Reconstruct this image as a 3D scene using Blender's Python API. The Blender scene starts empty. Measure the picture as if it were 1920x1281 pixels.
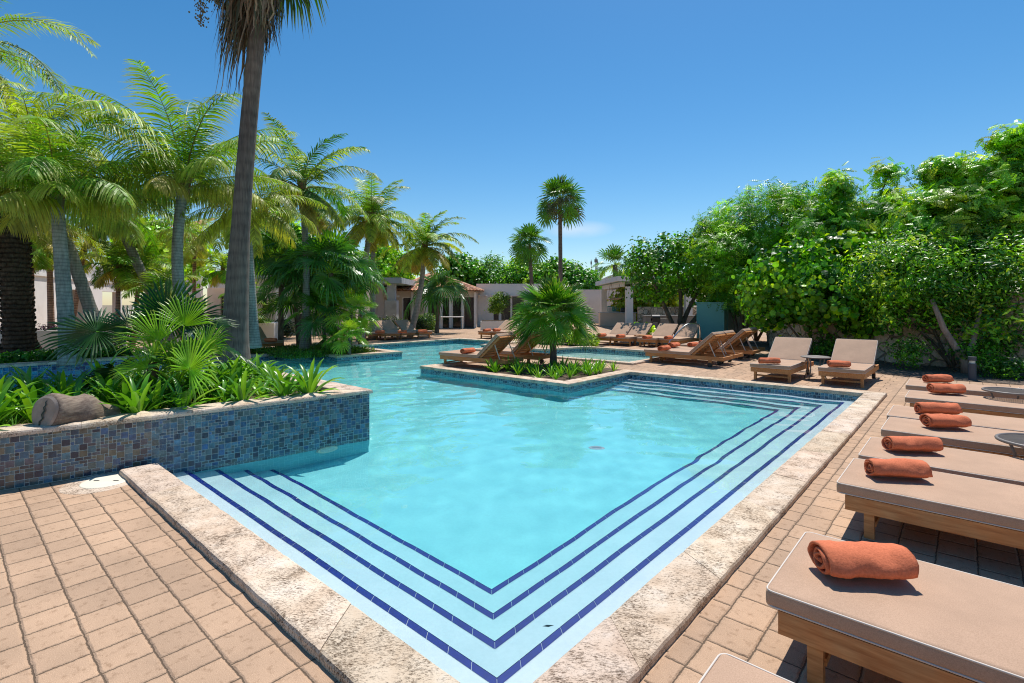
import bpy, bmesh, math, random
import numpy as np
from mathutils import Vector, Matrix, noise
from mathutils.geometry import delaunay_2d_cdt

sc = bpy.context.scene
COL = sc.collection
R = math.radians
rng = np.random.default_rng(7)
random.seed(7)

# ------------------------------------------------------------------ camera
FPX, HY, CXP, EYE = 958.0, 570.0, 960.0, 1.5
cam_d = bpy.data.cameras.new('camera')
cam = bpy.data.objects.new('camera', cam_d)
COL.objects.link(cam)
sc.camera = cam
cam.location = (0, 0, EYE)
cam.rotation_euler = (R(90), 0, 0)
cam_d.sensor_width = 36
cam_d.lens = 36 * FPX / 1920
cam_d.shift_y = -(640.5 - HY) / 1920
cam_d.clip_end = 3000

# ------------------------------------------------------------------ world, sun, exposure
SUN_EL, SUN_AZ = R(64), (0.37, 0.93)      # horizontal direction towards the sun
sv = Vector((SUN_AZ[0] * math.cos(SUN_EL), SUN_AZ[1] * math.cos(SUN_EL), math.sin(SUN_EL))).normalized()
w = bpy.data.worlds.new('World')
sc.world = w
w.use_nodes = True
wt = w.node_tree
bg = wt.nodes['Background']
sky = wt.nodes.new('ShaderNodeTexSky')
sky.sky_type = 'NISHITA'
sky.sun_disc = False
sky.sun_elevation = SUN_EL
sky.sun_rotation = math.atan2(sv.x, sv.y)
sky.air_density = 1.0
sky.dust_density = 0.25
sky.ozone_density = 3.0
hsv = wt.nodes.new('ShaderNodeHueSaturation')
hsv.inputs['Hue'].default_value = 0.494
hsv.inputs['Saturation'].default_value = 1.33
hsv.inputs['Value'].default_value = 1.0
wt.links.new(sky.outputs[0], hsv.inputs['Color'])
# a wisp of cloud low in the sky
tcw = wt.nodes.new('ShaderNodeTexCoord')
mpw = wt.nodes.new('ShaderNodeMapping')
mpw.inputs['Location'].default_value = (-0.128 * 14, -0.98 * 14, -0.143 * 55)
mpw.inputs['Scale'].default_value = (14, 14, 55)
wt.links.new(tcw.outputs['Generated'], mpw.inputs['Vector'])
gr = wt.nodes.new('ShaderNodeTexGradient')
gr.gradient_type = 'SPHERICAL'
wt.links.new(mpw.outputs[0], gr.inputs[0])
nzw = wt.nodes.new('ShaderNodeTexNoise')
nzw.inputs['Scale'].default_value = 16
nzw.inputs['Detail'].default_value = 6
wt.links.new(tcw.outputs['Generated'], nzw.inputs['Vector'])
mm = wt.nodes.new('ShaderNodeMath'); mm.operation = 'MULTIPLY'
wt.links.new(gr.outputs['Fac'], mm.inputs[0]); wt.links.new(nzw.outputs[0], mm.inputs[1])
mxw = wt.nodes.new('ShaderNodeMixRGB')
mxw.inputs[2].default_value = (7, 7.4, 8, 1)
wt.links.new(mm.outputs[0], mxw.inputs[0]); wt.links.new(hsv.outputs[0], mxw.inputs[1])
wt.links.new(mxw.outputs[0], bg.inputs[0])
bg.inputs[1].default_value = 0.106
sl = bpy.data.lights.new('sun', 'SUN')
sl.energy = 4.6
sl.angle = R(0.5)
sl.color = (1.0, 0.955, 0.89)
so = bpy.data.objects.new('sun', sl)
COL.objects.link(so)
so.rotation_euler = sv.to_track_quat('Z', 'Y').to_euler()
sl.cycles.is_caustics_light = True
sc.view_settings.view_transform = 'Standard'
sc.view_settings.look = 'None'
sc.view_settings.exposure = 0.25
sc.view_settings.gamma = 1
sc.cycles.use_denoising = True
sc.cycles.denoising_prefilter = 'NONE'
sc.cycles.filter_width = 1.1
sc.cycles.use_adaptive_sampling = False
sc.cycles.max_bounces = 10
sc.cycles.transparent_max_bounces = 8
sc.cycles.sample_clamp_indirect = 6

# ------------------------------------------------------------------ frames of reference
PHI = math.atan2(0.7472, 0.6646)         # the pool's long axis against world x
AX, BX = Vector((0.6646, 0.7472, 0)), Vector((-0.7472, 0.6646, 0))
def W(a, b, z=0.0):
    return Vector((a * AX.x + b * BX.x, a * AX.y + b * BX.y, z))
def at(u, v, z=0.0):                      # survey point of the photograph on the level z
    D = FPX * (EYE - z) / (v - HY)
    return Vector(((u - CXP) / FPX * D, D, z))
def atD(u, v, D):                         # survey point at the depth D
    return Vector(((u - CXP) / FPX * D, D, EYE - (v - HY) / FPX * D))

# ------------------------------------------------------------------ mesh buffer
class MB:
    def __init__(s):
        s.V, s.Q, s.T, s.C, s.n = [], [], [], [], 0
        s.hascol = False
    def add(s, v, quads=None, tris=None, col=None):
        v = np.asarray(v, dtype=np.float32).reshape(-1, 3)
        if quads is not None and len(quads):
            s.Q.append(np.asarray(quads, dtype=np.int32).reshape(-1, 4) + s.n)
        if tris is not None and len(tris):
            s.T.append(np.asarray(tris, dtype=np.int32).reshape(-1, 3) + s.n)
        c = np.ones((len(v), 3), dtype=np.float32)
        if col is not None:
            c[:] = np.asarray(col, dtype=np.float32)
            s.hascol = True
        s.V.append(v); s.C.append(c); s.n += len(v)
    def box(s, c, size, rz=0.0, M=None, col=None, taper=1.0):
        x, y, z = [q / 2 for q in size]
        v = np.array([[-x, -y, -z], [x, -y, -z], [x, y, -z], [-x, y, -z], [-x * taper, -y * taper, z], [x * taper, -y * taper, z], [x * taper, y * taper, z], [-x * taper, y * taper, z]])
        if rz:
            cs, sn = math.cos(rz), math.sin(rz)
            v = v @ np.array([[cs, sn, 0], [-sn, cs, 0], [0, 0, 1]])
        v = v + np.array(c)
        if M is not None:
            M = np.array(M); v = v @ M[:3, :3].T + M[:3, 3]
        s.add(v, [[0, 3, 2, 1], [4, 5, 6, 7], [0, 1, 5, 4], [1, 2, 6, 5], [2, 3, 7, 6], [3, 0, 4, 7]], col=col)
    def bx(s, x0, x1, y0, y1, z0, z1, **k):
        s.box(((x0 + x1) / 2, (y0 + y1) / 2, (z0 + z1) / 2), (x1 - x0, y1 - y0, z1 - z0), **k)
    def tube(s, pts, rad, n=10, col=None, cap=True, jit=0.0, squash=None):
        pts = np.asarray([tuple(p) for p in pts], dtype=float)
        m = len(pts)
        rad = np.full(m, rad) if np.isscalar(rad) else np.asarray(rad, dtype=float)
        t = np.gradient(pts, axis=0)
        t /= np.linalg.norm(t, axis=1)[:, None] + 1e-9
        ref = np.array([0, 0, 1.0]) if abs(t[0][2]) < .9 else np.array([1.0, 0, 0])
        u = np.cross(t, ref); u /= np.linalg.norm(u, axis=1)[:, None] + 1e-9
        for i in range(1, m):
            if np.dot(u[i], u[i - 1]) < 0: u[i] = -u[i]
        w_ = np.cross(t, u)
        a = np.linspace(0, 2 * np.pi, n, endpoint=False)
        rr = rad[:, None] * (1 + (rng.random((m, n)) - .5) * 2 * jit if jit else np.ones((m, n)))
        v = pts[:, None, :] + rr[:, :, None] * (np.cos(a)[None, :, None] * u[:, None, :] + np.sin(a)[None, :, None] * w_[:, None, :])
        i = np.arange(m - 1)[:, None]; j = np.arange(n)[None, :]
        q = np.stack([i * n + j, i * n + (j + 1) % n, (i + 1) * n + (j + 1) % n, (i + 1) * n + j], -1).reshape(-1, 4)
        vv = v.reshape(-1, 3); tr = []
        if cap:
            k = len(vv)
            vv = np.vstack([vv, pts[0], pts[-1]])
            for jj in range(n):
                tr.append([k, (jj + 1) % n, jj]); tr.append([k + 1, (m - 1) * n + jj, (m - 1) * n + (jj + 1) % n])
        s.add(vv, q, tr, col=col)
    def build(s, name, mat, parent=None, smooth=False, loc=None, rot=None):
        V = np.concatenate(s.V); nq = sum(len(q) for q in s.Q); ntr = sum(len(q) for q in s.T)
        me = bpy.data.meshes.new(name)
        me.vertices.add(len(V)); me.vertices.foreach_set('co', V.ravel())
        idx = []
        if nq: idx.append(np.concatenate(s.Q).ravel())
        if ntr: idx.append(np.concatenate(s.T).ravel())
        idx = np.concatenate(idx)
        me.loops.add(len(idx)); me.loops.foreach_set('vertex_index', idx)
        me.polygons.add(nq + ntr)
        st = np.concatenate([np.arange(nq) * 4, nq * 4 + np.arange(ntr) * 3]).astype(np.int32)
        me.polygons.foreach_set('loop_start', st)
        me.update(calc_edges=True)
        me.polygons.foreach_set('use_smooth', np.full(nq + ntr, bool(smooth)))
        if s.hascol:
            ca = me.color_attributes.new('Col', 'FLOAT_COLOR', 'POINT')
            c4 = np.ones((len(V), 4), dtype=np.float32); c4[:, :3] = np.concatenate(s.C)
            ca.data.foreach_set('color', c4.ravel())
        me.materials.append(mat)
        return link(name, me, parent, loc, rot)
def link(name, me, parent=None, loc=None, rot=None):
    o = bpy.data.objects.new(name, me)
    COL.objects.link(o)
    if parent is not None: o.parent = parent
    if loc is not None: o.location = loc
    if rot is not None: o.rotation_euler = rot
    return o
def tag(o, label=None, cat=None, group=None, kind=None):
    if label: o['label'] = label
    if cat: o['category'] = cat
    if group: o['group'] = group
    if kind: o['kind'] = kind
    return o
def thing(name, label, cat, loc=(0, 0, 0), rz=0.0, group=None):
    o = link(name, None, None, loc, (0, 0, rz))
    return tag(o, label, cat, group)
KIDS = {}
def copy_tree(o, parent=None):
    c = o.copy(); COL.objects.link(c)
    if parent is not None: c.parent = parent
    for ch in list(o.children): copy_tree(ch, c)
    return c
def struct(name, mb, m, **k):
    return tag(mb.build(name, m, **k), kind='structure')

# ------------------------------------------------------------------ materials
def nodes(name):
    m = bpy.data.materials.new(name); m.use_nodes = True
    nt = m.node_tree
    return m, nt, nt.nodes['Principled BSDF'], nt.nodes['Material Output']
def ramp(nt, fac, stops):
    r = nt.nodes.new('ShaderNodeValToRGB')
    e = r.color_ramp.elements
    while len(e) < len(stops): e.new(0.5)
    for k, (p, c) in enumerate(stops):
        e[k].position = p; e[k].color = (*c, 1) if len(c) == 3 else c
    nt.links.new(fac, r.inputs[0]); return r.outputs[0]
def mul(nt, a, b, f=1.0, mode='MULTIPLY'):
    x = nt.nodes.new('ShaderNodeMixRGB'); x.blend_type = mode; x.inputs[0].default_value = f
    for s_, v in ((1, a), (2, b)):
        if hasattr(v, 'links') or hasattr(v, 'is_output'): nt.links.new(v, x.inputs[s_])
        else: x.inputs[s_].default_value = (*v, 1)
    return x.outputs[0]
def noise_out(nt, scale, detail=4, rough=.55, vec=None, stretch=None, dist=0):
    n = nt.nodes.new('ShaderNodeTexNoise')
    n.inputs['Scale'].default_value = scale; n.inputs['Detail'].default_value = detail
    n.inputs['Roughness'].default_value = rough; n.inputs['Distortion'].default_value = dist
    if vec is None:
        t = nt.nodes.new('ShaderNodeTexCoord'); vec = t.outputs['Object']
    if stretch:
        mp = nt.nodes.new('ShaderNodeMapping'); mp.inputs['Scale'].default_value = stretch
        nt.links.new(vec, mp.inputs[0]); vec = mp.outputs[0]
    nt.links.new(vec, n.inputs['Vector'])
    return n.outputs['Fac']
def bump(nt, bsdf, h, strength=.4, dist=.01, prev=None):
    b = nt.nodes.new('ShaderNodeBump'); b.inputs['Strength'].default_value = strength; b.inputs['Distance'].default_value = dist
    nt.links.new(h, b.inputs['Height'])
    if prev is not None: nt.links.new(prev, b.inputs['Normal'])
    if bsdf is not None: nt.links.new(b.outputs[0], bsdf.inputs['Normal'])
    return b.outputs[0]
def pmat(name, base=(.5, .5, .5), rough=.6, var=.15, scale=6, attr=False, bmp=0.0, bscale=40, bdist=.005, stretch=None, metallic=0.0, spec=.5, var2=None, detail=4):
    m, nt, p, out = nodes(name)
    f = noise_out(nt, scale, detail, stretch=stretch)
    lo = tuple(max(0, c * (1 - var)) for c in base); hi = tuple(c * (1 + var) for c in base)
    c = ramp(nt, f, [(.3, lo), (.7, hi)])
    if var2:
        f2 = noise_out(nt, var2[0], 5, stretch=stretch)
        c = mul(nt, c, ramp(nt, f2, [(var2[2], var2[1]), (var2[2] + .15, (1, 1, 1))]))
    if attr:
        a = nt.nodes.new('ShaderNodeVertexColor'); a.layer_name = 'Col'
        c = mul(nt, c, a.outputs[0])
    nt.links.new(c, p.inputs['Base Color'])
    p.inputs['Roughness'].default_value = rough; p.inputs['Metallic'].default_value = metallic
    p.inputs['Specular IOR Level'].default_value = spec
    if bmp: bump(nt, p, noise_out(nt, bscale, 6, .65, stretch=stretch), bmp, bdist)
    return m
def leafmat(name, base=(1, 1, 1), trans=.35, rough=.42, scale=3.0, var=.25, tint=(1.5, 1.35, .5)):
    m, nt, p, out = nodes(name)
    a = nt.nodes.new('ShaderNodeVertexColor'); a.layer_name = 'Col'
    f = noise_out(nt, scale, 3)
    c = mul(nt, a.outputs[0], ramp(nt, f, [(.3, tuple(b * (1 - var) for b in base)), (.7, tuple(b * (1 + var) for b in base))]))
    nt.links.new(c, p.inputs['Base Color'])
    p.inputs['Roughness'].default_value = rough
    p.inputs['Specular IOR Level'].default_value = .5
    tr = nt.nodes.new('ShaderNodeBsdfTranslucent')
    nt.links.new(mul(nt, c, tint), tr.inputs[0])
    mx = nt.nodes.new('ShaderNodeMixShader'); mx.inputs[0].default_value = trans
    nt.links.new(p.outputs[0], mx.inputs[1]); nt.links.new(tr.outputs[0], mx.inputs[2])
    nt.links.new(mx.outputs[0], out.inputs[0])
    return m

def paver_mat():
    m, nt, p, out = nodes('pavers')
    uv = nt.nodes.new('ShaderNodeUVMap'); uv.uv_map = 'UVMap'
    # wobble the joints a little
    nz = nt.nodes.new('ShaderNodeTexNoise'); nz.inputs['Scale'].default_value = 11; nz.inputs['Detail'].default_value = 7; nz.inputs['Roughness'].default_value = .62
    nt.links.new(uv.outputs[0], nz.inputs['Vector'])
    sub = nt.nodes.new('ShaderNodeVectorMath'); sub.operation = 'SUBTRACT'; sub.inputs[1].default_value = (.5, .5, .5)
    nt.links.new(nz.outputs['Color'], sub.inputs[0])
    sca = nt.nodes.new('ShaderNodeVectorMath'); sca.operation = 'SCALE'; sca.inputs['Scale'].default_value = .015
    nt.links.new(sub.outputs[0], sca.inputs[0])
    nz2 = nt.nodes.new('ShaderNodeTexNoise'); nz2.inputs['Scale'].default_value = 55; nz2.inputs['Detail'].default_value = 4
    nt.links.new(uv.outputs[0], nz2.inputs['Vector'])
    sub2 = nt.nodes.new('ShaderNodeVectorMath'); sub2.operation = 'SUBTRACT'; sub2.inputs[1].default_value = (.5, .5, .5)
    nt.links.new(nz2.outputs['Color'], sub2.inputs[0])
    sc2 = nt.nodes.new('ShaderNodeVectorMath'); sc2.operation = 'SCALE'; sc2.inputs['Scale'].default_value = .011
    nt.links.new(sub2.outputs[0], sc2.inputs[0])
    ad0 = nt.nodes.new('ShaderNodeVectorMath'); ad0.operation = 'ADD'
    nt.links.new(sca.outputs[0], ad0.inputs[0]); nt.links.new(sc2.outputs[0], ad0.inputs[1])
    addv = nt.nodes.new('ShaderNodeVectorMath'); addv.operation = 'ADD'
    nt.links.new(uv.outputs[0], addv.inputs[0]); nt.links.new(ad0.outputs[0], addv.inputs[1])
    def brick(mortar, smooth, c1, c2, cm):
        b = nt.nodes.new('ShaderNodeTexBrick')
        b.inputs['Scale'].default_value = 1; b.inputs['Brick Width'].default_value = .187; b.inputs['Row Height'].default_value = .1835
        b.inputs['Mortar Size'].default_value = mortar; b.inputs['Mortar Smooth'].default_value = smooth
        b.offset = .37; b.offset_frequency = 3; b.squash = 1.22; b.squash_frequency = 4
        b.inputs['Bias'].default_value = 0
        b.inputs[1].default_value = c1; b.inputs[2].default_value = c2; b.inputs[3].default_value = cm
        nt.links.new(addv.outputs[0], b.inputs['Vector']); return b
    b1 = brick(.0048, .5, (.53, .36, .24, 1), (.43, .295, .20, 1), (.13, .09, .06, 1))
    b2 = brick(.014, 1.0, (1, 1, 1, 1), (1, 1, 1, 1), (0, 0, 0, 1))
    f1 = noise_out(nt, 2.1, 4, vec=uv.outputs[0])
    c = mul(nt, b1.outputs['Color'], ramp(nt, f1, [(.3, (.84, .83, .82)), (.7, (1.1, 1.08, 1.06))]))
    f2 = noise_out(nt, 260, 3, .7, vec=uv.outputs[0])
    c = mul(nt, c, ramp(nt, f2, [(.3, (.74, .71, .68)), (.60, (1.04, 1.04, 1.04)), (.70, (1.5, 1.5, 1.5))]))
    f3 = noise_out(nt, 22, 5, .7, vec=uv.outputs[0])
    c = mul(nt, c, ramp(nt, f3, [(.30, (.66, .62, .58)), (.46, (1, 1, 1)), (.62, (1, 1, 1)), (.8, (1.14, 1.13, 1.1))]))
    nt.links.new(c, p.inputs['Base Color'])
    p.inputs['Roughness'].default_value = .85; p.inputs['Specular IOR Level'].default_value = .25
    n1 = bump(nt, None, b2.outputs['Color'], .7, .010)
    n2 = bump(nt, None, f3, .35, .006, prev=n1)
    bump(nt, p, f2, .5, .0015, prev=n2)
    return m

def coral_mat():
    m, nt, p, out = nodes('coral_stone')
    t = nt.nodes.new('ShaderNodeTexCoord'); ob = t.outputs['Object']
    a = nt.nodes.new('ShaderNodeVertexColor'); a.layer_name = 'Col'
    f1 = noise_out(nt, 5, 6, .6, vec=ob, dist=.6)
    c = ramp(nt, f1, [(.26, (.50, .37, .265)), (.42, (.62, .48, .36)), (.58, (.68, .55, .43)), (.75, (.70, .61, .52))])
    c = mul(nt, c, a.outputs[0])
    mpz = nt.nodes.new('ShaderNodeMapping'); mpz.inputs['Rotation'].default_value = (0, 0, R(25)); mpz.inputs['Scale'].default_value = (1, 2.2, 1.5)
    nt.links.new(ob, mpz.inputs[0])
    pits = noise_out(nt, 60, 9, .8, vec=mpz.outputs[0], dist=.4)
    zone = noise_out(nt, 6.5, 5, .6, vec=ob)
    ad = nt.nodes.new('ShaderNodeMath'); ad.operation = 'ADD'
    ml = nt.nodes.new('ShaderNodeMath'); ml.operation = 'MULTIPLY'; ml.inputs[1].default_value = .34
    nt.links.new(zone, ml.inputs[0]); nt.links.new(pits, ad.inputs[0]); nt.links.new(ml.outputs[0], ad.inputs[1])
    pm = ramp(nt, ad.outputs[0], [(.53, (.13, .09, .07)), (.565, (.46, .39, .33)), (.605, (.84, .80, .77)), (.66, (1, 1, 1))])
    c = mul(nt, c, pm)
    nt.links.new(c, p.inputs['Base Color'])
    p.inputs['Roughness'].default_value = .9; p.inputs['Specular IOR Level'].default_value = .2
    n1 = bump(nt, None, pm, .7, .008)
    n2 = bump(nt, None, noise_out(nt, 90, 5, .7, vec=ob), .5, .004, prev=n1)
    bump(nt, p, f1, .4, .02, prev=n2)
    return m

def stonewall_mat():
    m, nt, p, out = nodes('rubble_stone')
    t = nt.nodes.new('ShaderNodeTexCoord'); ob = t.outputs['Object']
    nz = nt.nodes.new('ShaderNodeTexNoise'); nz.inputs['Scale'].default_value = 3
    nt.links.new(ob, nz.inputs['Vector'])
    mixv = nt.nodes.new('ShaderNodeMixRGB'); mixv.inputs[0].default_value = .12
    nt.links.new(ob, mixv.inputs[1]); nt.links.new(nz.outputs['Color'], mixv.inputs[2])
    v1 = nt.nodes.new('ShaderNodeTexVoronoi'); v1.feature = 'DISTANCE_TO_EDGE'; v1.inputs['Scale'].default_value = 3.6
    v2 = nt.nodes.new('ShaderNodeTexVoronoi'); v2.inputs['Scale'].default_value = 3.6
    nt.links.new(mixv.outputs[0], v1.inputs['Vector']); nt.links.new(mixv.outputs[0], v2.inputs['Vector'])
    sp = nt.nodes.new('ShaderNodeSeparateColor'); nt.links.new(v2.outputs['Color'], sp.inputs[0])
    c = ramp(nt, sp.outputs[0], [(0, (.34, .25, .17)), (.4, (.56, .43, .31)), (.8, (.68, .54, .40)), (1, (.5, .44, .37))])
    c = mul(nt, c, ramp(nt, noise_out(nt, 14, 6, .7, vec=ob), [(.3, (.6, .58, .55)), (.6, (1.1, 1.1, 1.1))]))
    e = ramp(nt, v1.outputs['Distance'], [(0, (.35, .33, .31)), (.07, (1, 1, 1))])
    c = mul(nt, c, e)
    nt.links.new(c, p.inputs['Base Color']); p.inputs['Roughness'].default_value = .9
    n1 = bump(nt, None, e, .8, .04)
    bump(nt, p, noise_out(nt, 25, 6, .7, vec=ob), .5, .02, prev=n1)
    return m

def tile_mat():
    m, nt, p, out = nodes('glass_mosaic')
    a = nt.nodes.new('ShaderNodeVertexColor'); a.layer_name = 'Col'
    t = nt.nodes.new('ShaderNodeTexCoord')
    c = mul(nt, a.outputs[0], ramp(nt, noise_out(nt, 30, 4, vec=t.outputs['Object']), [(.3, (.7, .7, .7)), (.7, (1.25, 1.25, 1.25))]))
    nt.links.new(c, p.inputs['Base Color'])
    p.inputs['Roughness'].default_value = .18; p.inputs['Specular IOR Level'].default_value = .6
    bump(nt, p, noise_out(nt, 45, 3, vec=t.outputs['Object']), .25, .003)
    return m

def plaster_mat():
    m, nt, p, out = nodes('pool_plaster')
    a = nt.nodes.new('ShaderNodeVertexColor'); a.layer_name = 'Col'
    t = nt.nodes.new('ShaderNodeTexCoord')
    f = noise_out(nt, 3.0, 5, .6, vec=t.outputs['Object'])
    c = mul(nt, a.outputs[0], ramp(nt, f, [(.3, (.90, .93, .94)), (.7, (1.04, 1.02, 1.02))]))
    c = mul(nt, c, ramp(nt, noise_out(nt, 40, 5, .7, vec=t.outputs['Object']), [(.3, (.93, .95, .95)), (.6, (1, 1, 1))]))
    nt.links.new(c, p.inputs['Base Color']); p.inputs['Roughness'].default_value = .7; p.inputs['Specular IOR Level'].default_value = .2
    return m

def water_mat():
    m = bpy.data.materials.new('pool_water'); m.use_nodes = True
    nt = m.node_tree; nt.nodes.clear()
    o = nt.nodes.new('ShaderNodeOutputMaterial'); g = nt.nodes.new('ShaderNodeBsdfGlass')
    g.inputs['IOR'].default_value = 1.33; g.inputs['Roughness'].default_value = 0
    g.inputs['Color'].default_value = (.945, .994, 1, 1)
    nt.links.new(g.outputs[0], o.inputs[0])
    return m

def wood_mat(name='teak', c0=(.36, .13, .035), c1=(.62, .29, .10), st=(1.2, 14, 14)):
    m, nt, p, out = nodes(name)
    t = nt.nodes.new('ShaderNodeTexCoord'); ob = t.outputs['Object']
    f = noise_out(nt, 3.5, 6, .6, vec=ob, stretch=st, dist=.5)
    c = ramp(nt, f, [(.3, c0), (.7, c1)])
    f2 = noise_out(nt, 3.0, 4, .6, vec=ob)
    c = mul(nt, c, ramp(nt, f2, [(.48, (1, 1, 1)), (.66, (.95, 1.2, 1.5))]))   # greyed, sun-bleached patches
    nt.links.new(c, p.inputs['Base Color']); p.inputs['Roughness'].default_value = .6
    bump(nt, p, f, .35, .004)
    return m

def fabric_mat(name, base, weave=350, bmp=.25, rough=.85, wrinkle=.35):
    m, nt, p, out = nodes(name)
    t = nt.nodes.new('ShaderNodeTexCoord'); ob = t.outputs['Object']
    f = noise_out(nt, 4, 5, .6, vec=ob)
    c = ramp(nt, f, [(.3, tuple(b * .9 for b in base)), (.7, tuple(b * 1.06 for b in base))])
    c = mul(nt, c, ramp(nt, noise_out(nt, weave * .7, 3, .7, vec=ob), [(.3, (.80, .78, .76)), (.65, (1.08, 1.08, 1.1))]))
    nt.links.new(c, p.inputs['Base Color']); p.inputs['Roughness'].default_value = rough; p.inputs['Specular IOR Level'].default_value = .2
    n1 = bump(nt, None, noise_out(nt, 7, 4, .5, vec=ob), wrinkle, .012)
    bump(nt, p, noise_out(nt, weave, 3, .7, vec=ob), bmp, .0015, prev=n1)
    return m

def trunk_mat(name, c0, c1, ring=18.0, rough=.9, bmpd=.02, strg=.6, ringmix=.45, st=(6, 6, 1.2)):
    m, nt, p, out = nodes(name)
    t = nt.nodes.new('ShaderNodeTexCoord'); ob = t.outputs['Object']
    f = noise_out(nt, 4, 6, .65, vec=ob, stretch=st)
    c = ramp(nt, f, [(.3, c0), (.7, c1)])
    wv = nt.nodes.new('ShaderNodeTexWave'); wv.wave_type = 'BANDS'; wv.bands_direction = 'Z'
    wv.inputs['Scale'].default_value = ring / 6.283; wv.inputs['Distortion'].default_value = 2.5; wv.inputs['Detail'].default_value = 3; wv.inputs['Detail Scale'].default_value = 2
    nt.links.new(ob, wv.inputs['Vector'])
    r_ = ramp(nt, wv.outputs['Fac'], [(.0, (1 - ringmix,) * 3), (.35, (1, 1, 1)), (1, (1.08, 1.08, 1.08))])
    c = mul(nt, c, r_)
    f2 = noise_out(nt, 1.7, 4, .6, vec=ob)
    c = mul(nt, c, ramp(nt, f2, [(.35, (.72, .72, .74)), (.6, (1.08, 1.06, 1.02))]))
    nt.links.new(c, p.inputs['Base Color']); p.inputs['Roughness'].default_value = rough; p.inputs['Specular IOR Level'].default_value = .2
    n1 = bump(nt, None, r_, strg, bmpd)
    bump(nt, p, f, .5, .012, prev=n1)
    return m

M = dict(
    pavers=paver_mat(), coral=coral_mat(), rubble=stonewall_mat(), tile=tile_mat(), plaster=plaster_mat(), water=water_mat(),
    teak=wood_mat(), teak_dark=wood_mat('teak_slats', (.16, .075, .035), (.34, .18, .09)),
    cushion=fabric_mat('taupe_canvas', (.475, .315, .215), wrinkle=.35), piping=pmat('white_piping', (.62, .55, .48), .7, .05),
    towel=fabric_mat('terry', (.64, .185, .09), weave=150, bmp=1.0, wrinkle=1.0, rough=1.0),
    grout=pmat('grout', (.50, .56, .54), .9, .12, 8), navy=pmat('navy_tile', (.001, .015, .20), .35, .15, 20),
    soil=pmat('soil', (.10, .065, .04), .95, .35, 5, bmp=.9, bscale=18, bdist=.05), mulch=pmat('mulch', (.16, .12, .09), .95, .5, 9, bmp=1, bscale=22, bdist=.06, var2=(30, (.4, .36, .32), .38)),
    earth=pmat('earth', (.22, .17, .11), .95, .25, .2), white=pmat('white_render', (.76, .71, .67), .85, .05, 1.2, bmp=.2, bscale=30, var2=(.9, (.88, .86, .84), .3)),
    warm=pmat('warm_render', (.60, .50, .41), .85, .06, 1.0, bmp=.2, bscale=30, var2=(.7, (.85, .82, .78), .3)),
    grey=pmat('grey_render', (.42, .43, .43), .8, .08, 1.5, var2=(2, (.8, .8, .8), .35)), soffit=pmat('green_soffit', (.22, .34, .29), .8, .06, 2),
    roof=pmat('terracotta', (.46, .22, .13), .85, .25, 6, attr=True), dark=pmat('dark_glass', (.018, .015, .014), .12, .2, 2, spec=.6),
    brown=pmat('brown_louvre', (.07, .035, .028), .5, .2, 5), black=pmat('black_metal', (.02, .02, .022), .45, .2, 8), steel=pmat('steel', (.7, .72, .74), .22, .03, 8, metallic=1.0),
    teal=pmat('teal_paint', (.13, .38, .36), .55, .05, 1.3, bmp=.12, bscale=40), metal_grey=pmat('grey_metal', (.20, .17, .15), .45, .1, 12),
    bollard=pmat('slate_blue_metal', (.05, .065, .085), .5, .1, 10), lid=pmat('ivory_plastic', (.74, .68, .54), .6, .05, 9), hill=pmat('hillside', (.12, .11, .10), .95, .25, .05),
    rope=pmat('rope', (.12, .09, .07), .9, .1, 20), drift=pmat('driftwood', (.42, .30, .18), .85, .3, 12, bmp=.5), planks=pmat('grey_planks', (.20, .19, .18), .8, .2, 4, stretch=(1, 1, 9)), stucco=pmat('beige_stucco', (.5, .44, .38), .85, .08, 1),  # stucco: one even beige render for the arcade back wall
    leaf=leafmat('broad_leaf', trans=.42, rough=.36, tint=(1.7, 1.5, .5)), frond=leafmat('palm_leaf', trans=.32, rough=.5), lily=leafmat('strap_leaf', trans=.3, rough=.32, scale=8, var=.15), fan=leafmat('fan_leaf', trans=.3, rough=.36, scale=5, var=.18),
    dead=leafmat('dead_leaf', trans=.12, rough=.8, tint=(1.1, 1, .8)), coco=trunk_mat('coconut_bark', (.20, .19, .17), (.38, .36, .33), 30, ringmix=.25, bmpd=.01), wash=trunk_mat('grey_brown_bark', (.10, .075, .062), (.24, .185, .15), 9, ringmix=.12, bmpd=.006, st=(14, 14, .9)),
    date=trunk_mat('date_bark', (.045, .032, .024), (.14, .10, .07), 20, strg=.9, bmpd=.05), bark=trunk_mat('brown_bark', (.10, .075, .055), (.24, .19, .15), 6, ringmix=.1, st=(5, 5, 1)), pale_bark=trunk_mat('pale_bark', (.24, .17, .13), (.46, .35, .28), 5, ringmix=.08, st=(5, 5, 1)), pink=trunk_mat('reddish_bark', (.28, .15, .11), (.42, .27, .21), 26),
    prop=pmat('pale_aluminium', (.62, .52, .42), .5, .05, 8), stem=pmat('green_stem', (.14, .22, .06), .5, .2, 6), stump=trunk_mat('stump_wood', (.14, .10, .08), (.33, .26, .20), 3, ringmix=.05, st=(14, 2, 14)), cut=pmat('cut_wood', (.34, .27, .22), .85, .25, 9, bmp=.6, bscale=30), orange=pmat('orange_fruit', (.62, .22, .05), .5, .2, 6), fruit=pmat('dry_fruit', (.20, .14, .07), .9, .4, 30),
    flowers=leafmat('flower', trans=.2, rough=.7), lens=pmat('lamp_lens', (.55, .62, .58), .25, .1, 5),
)

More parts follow.
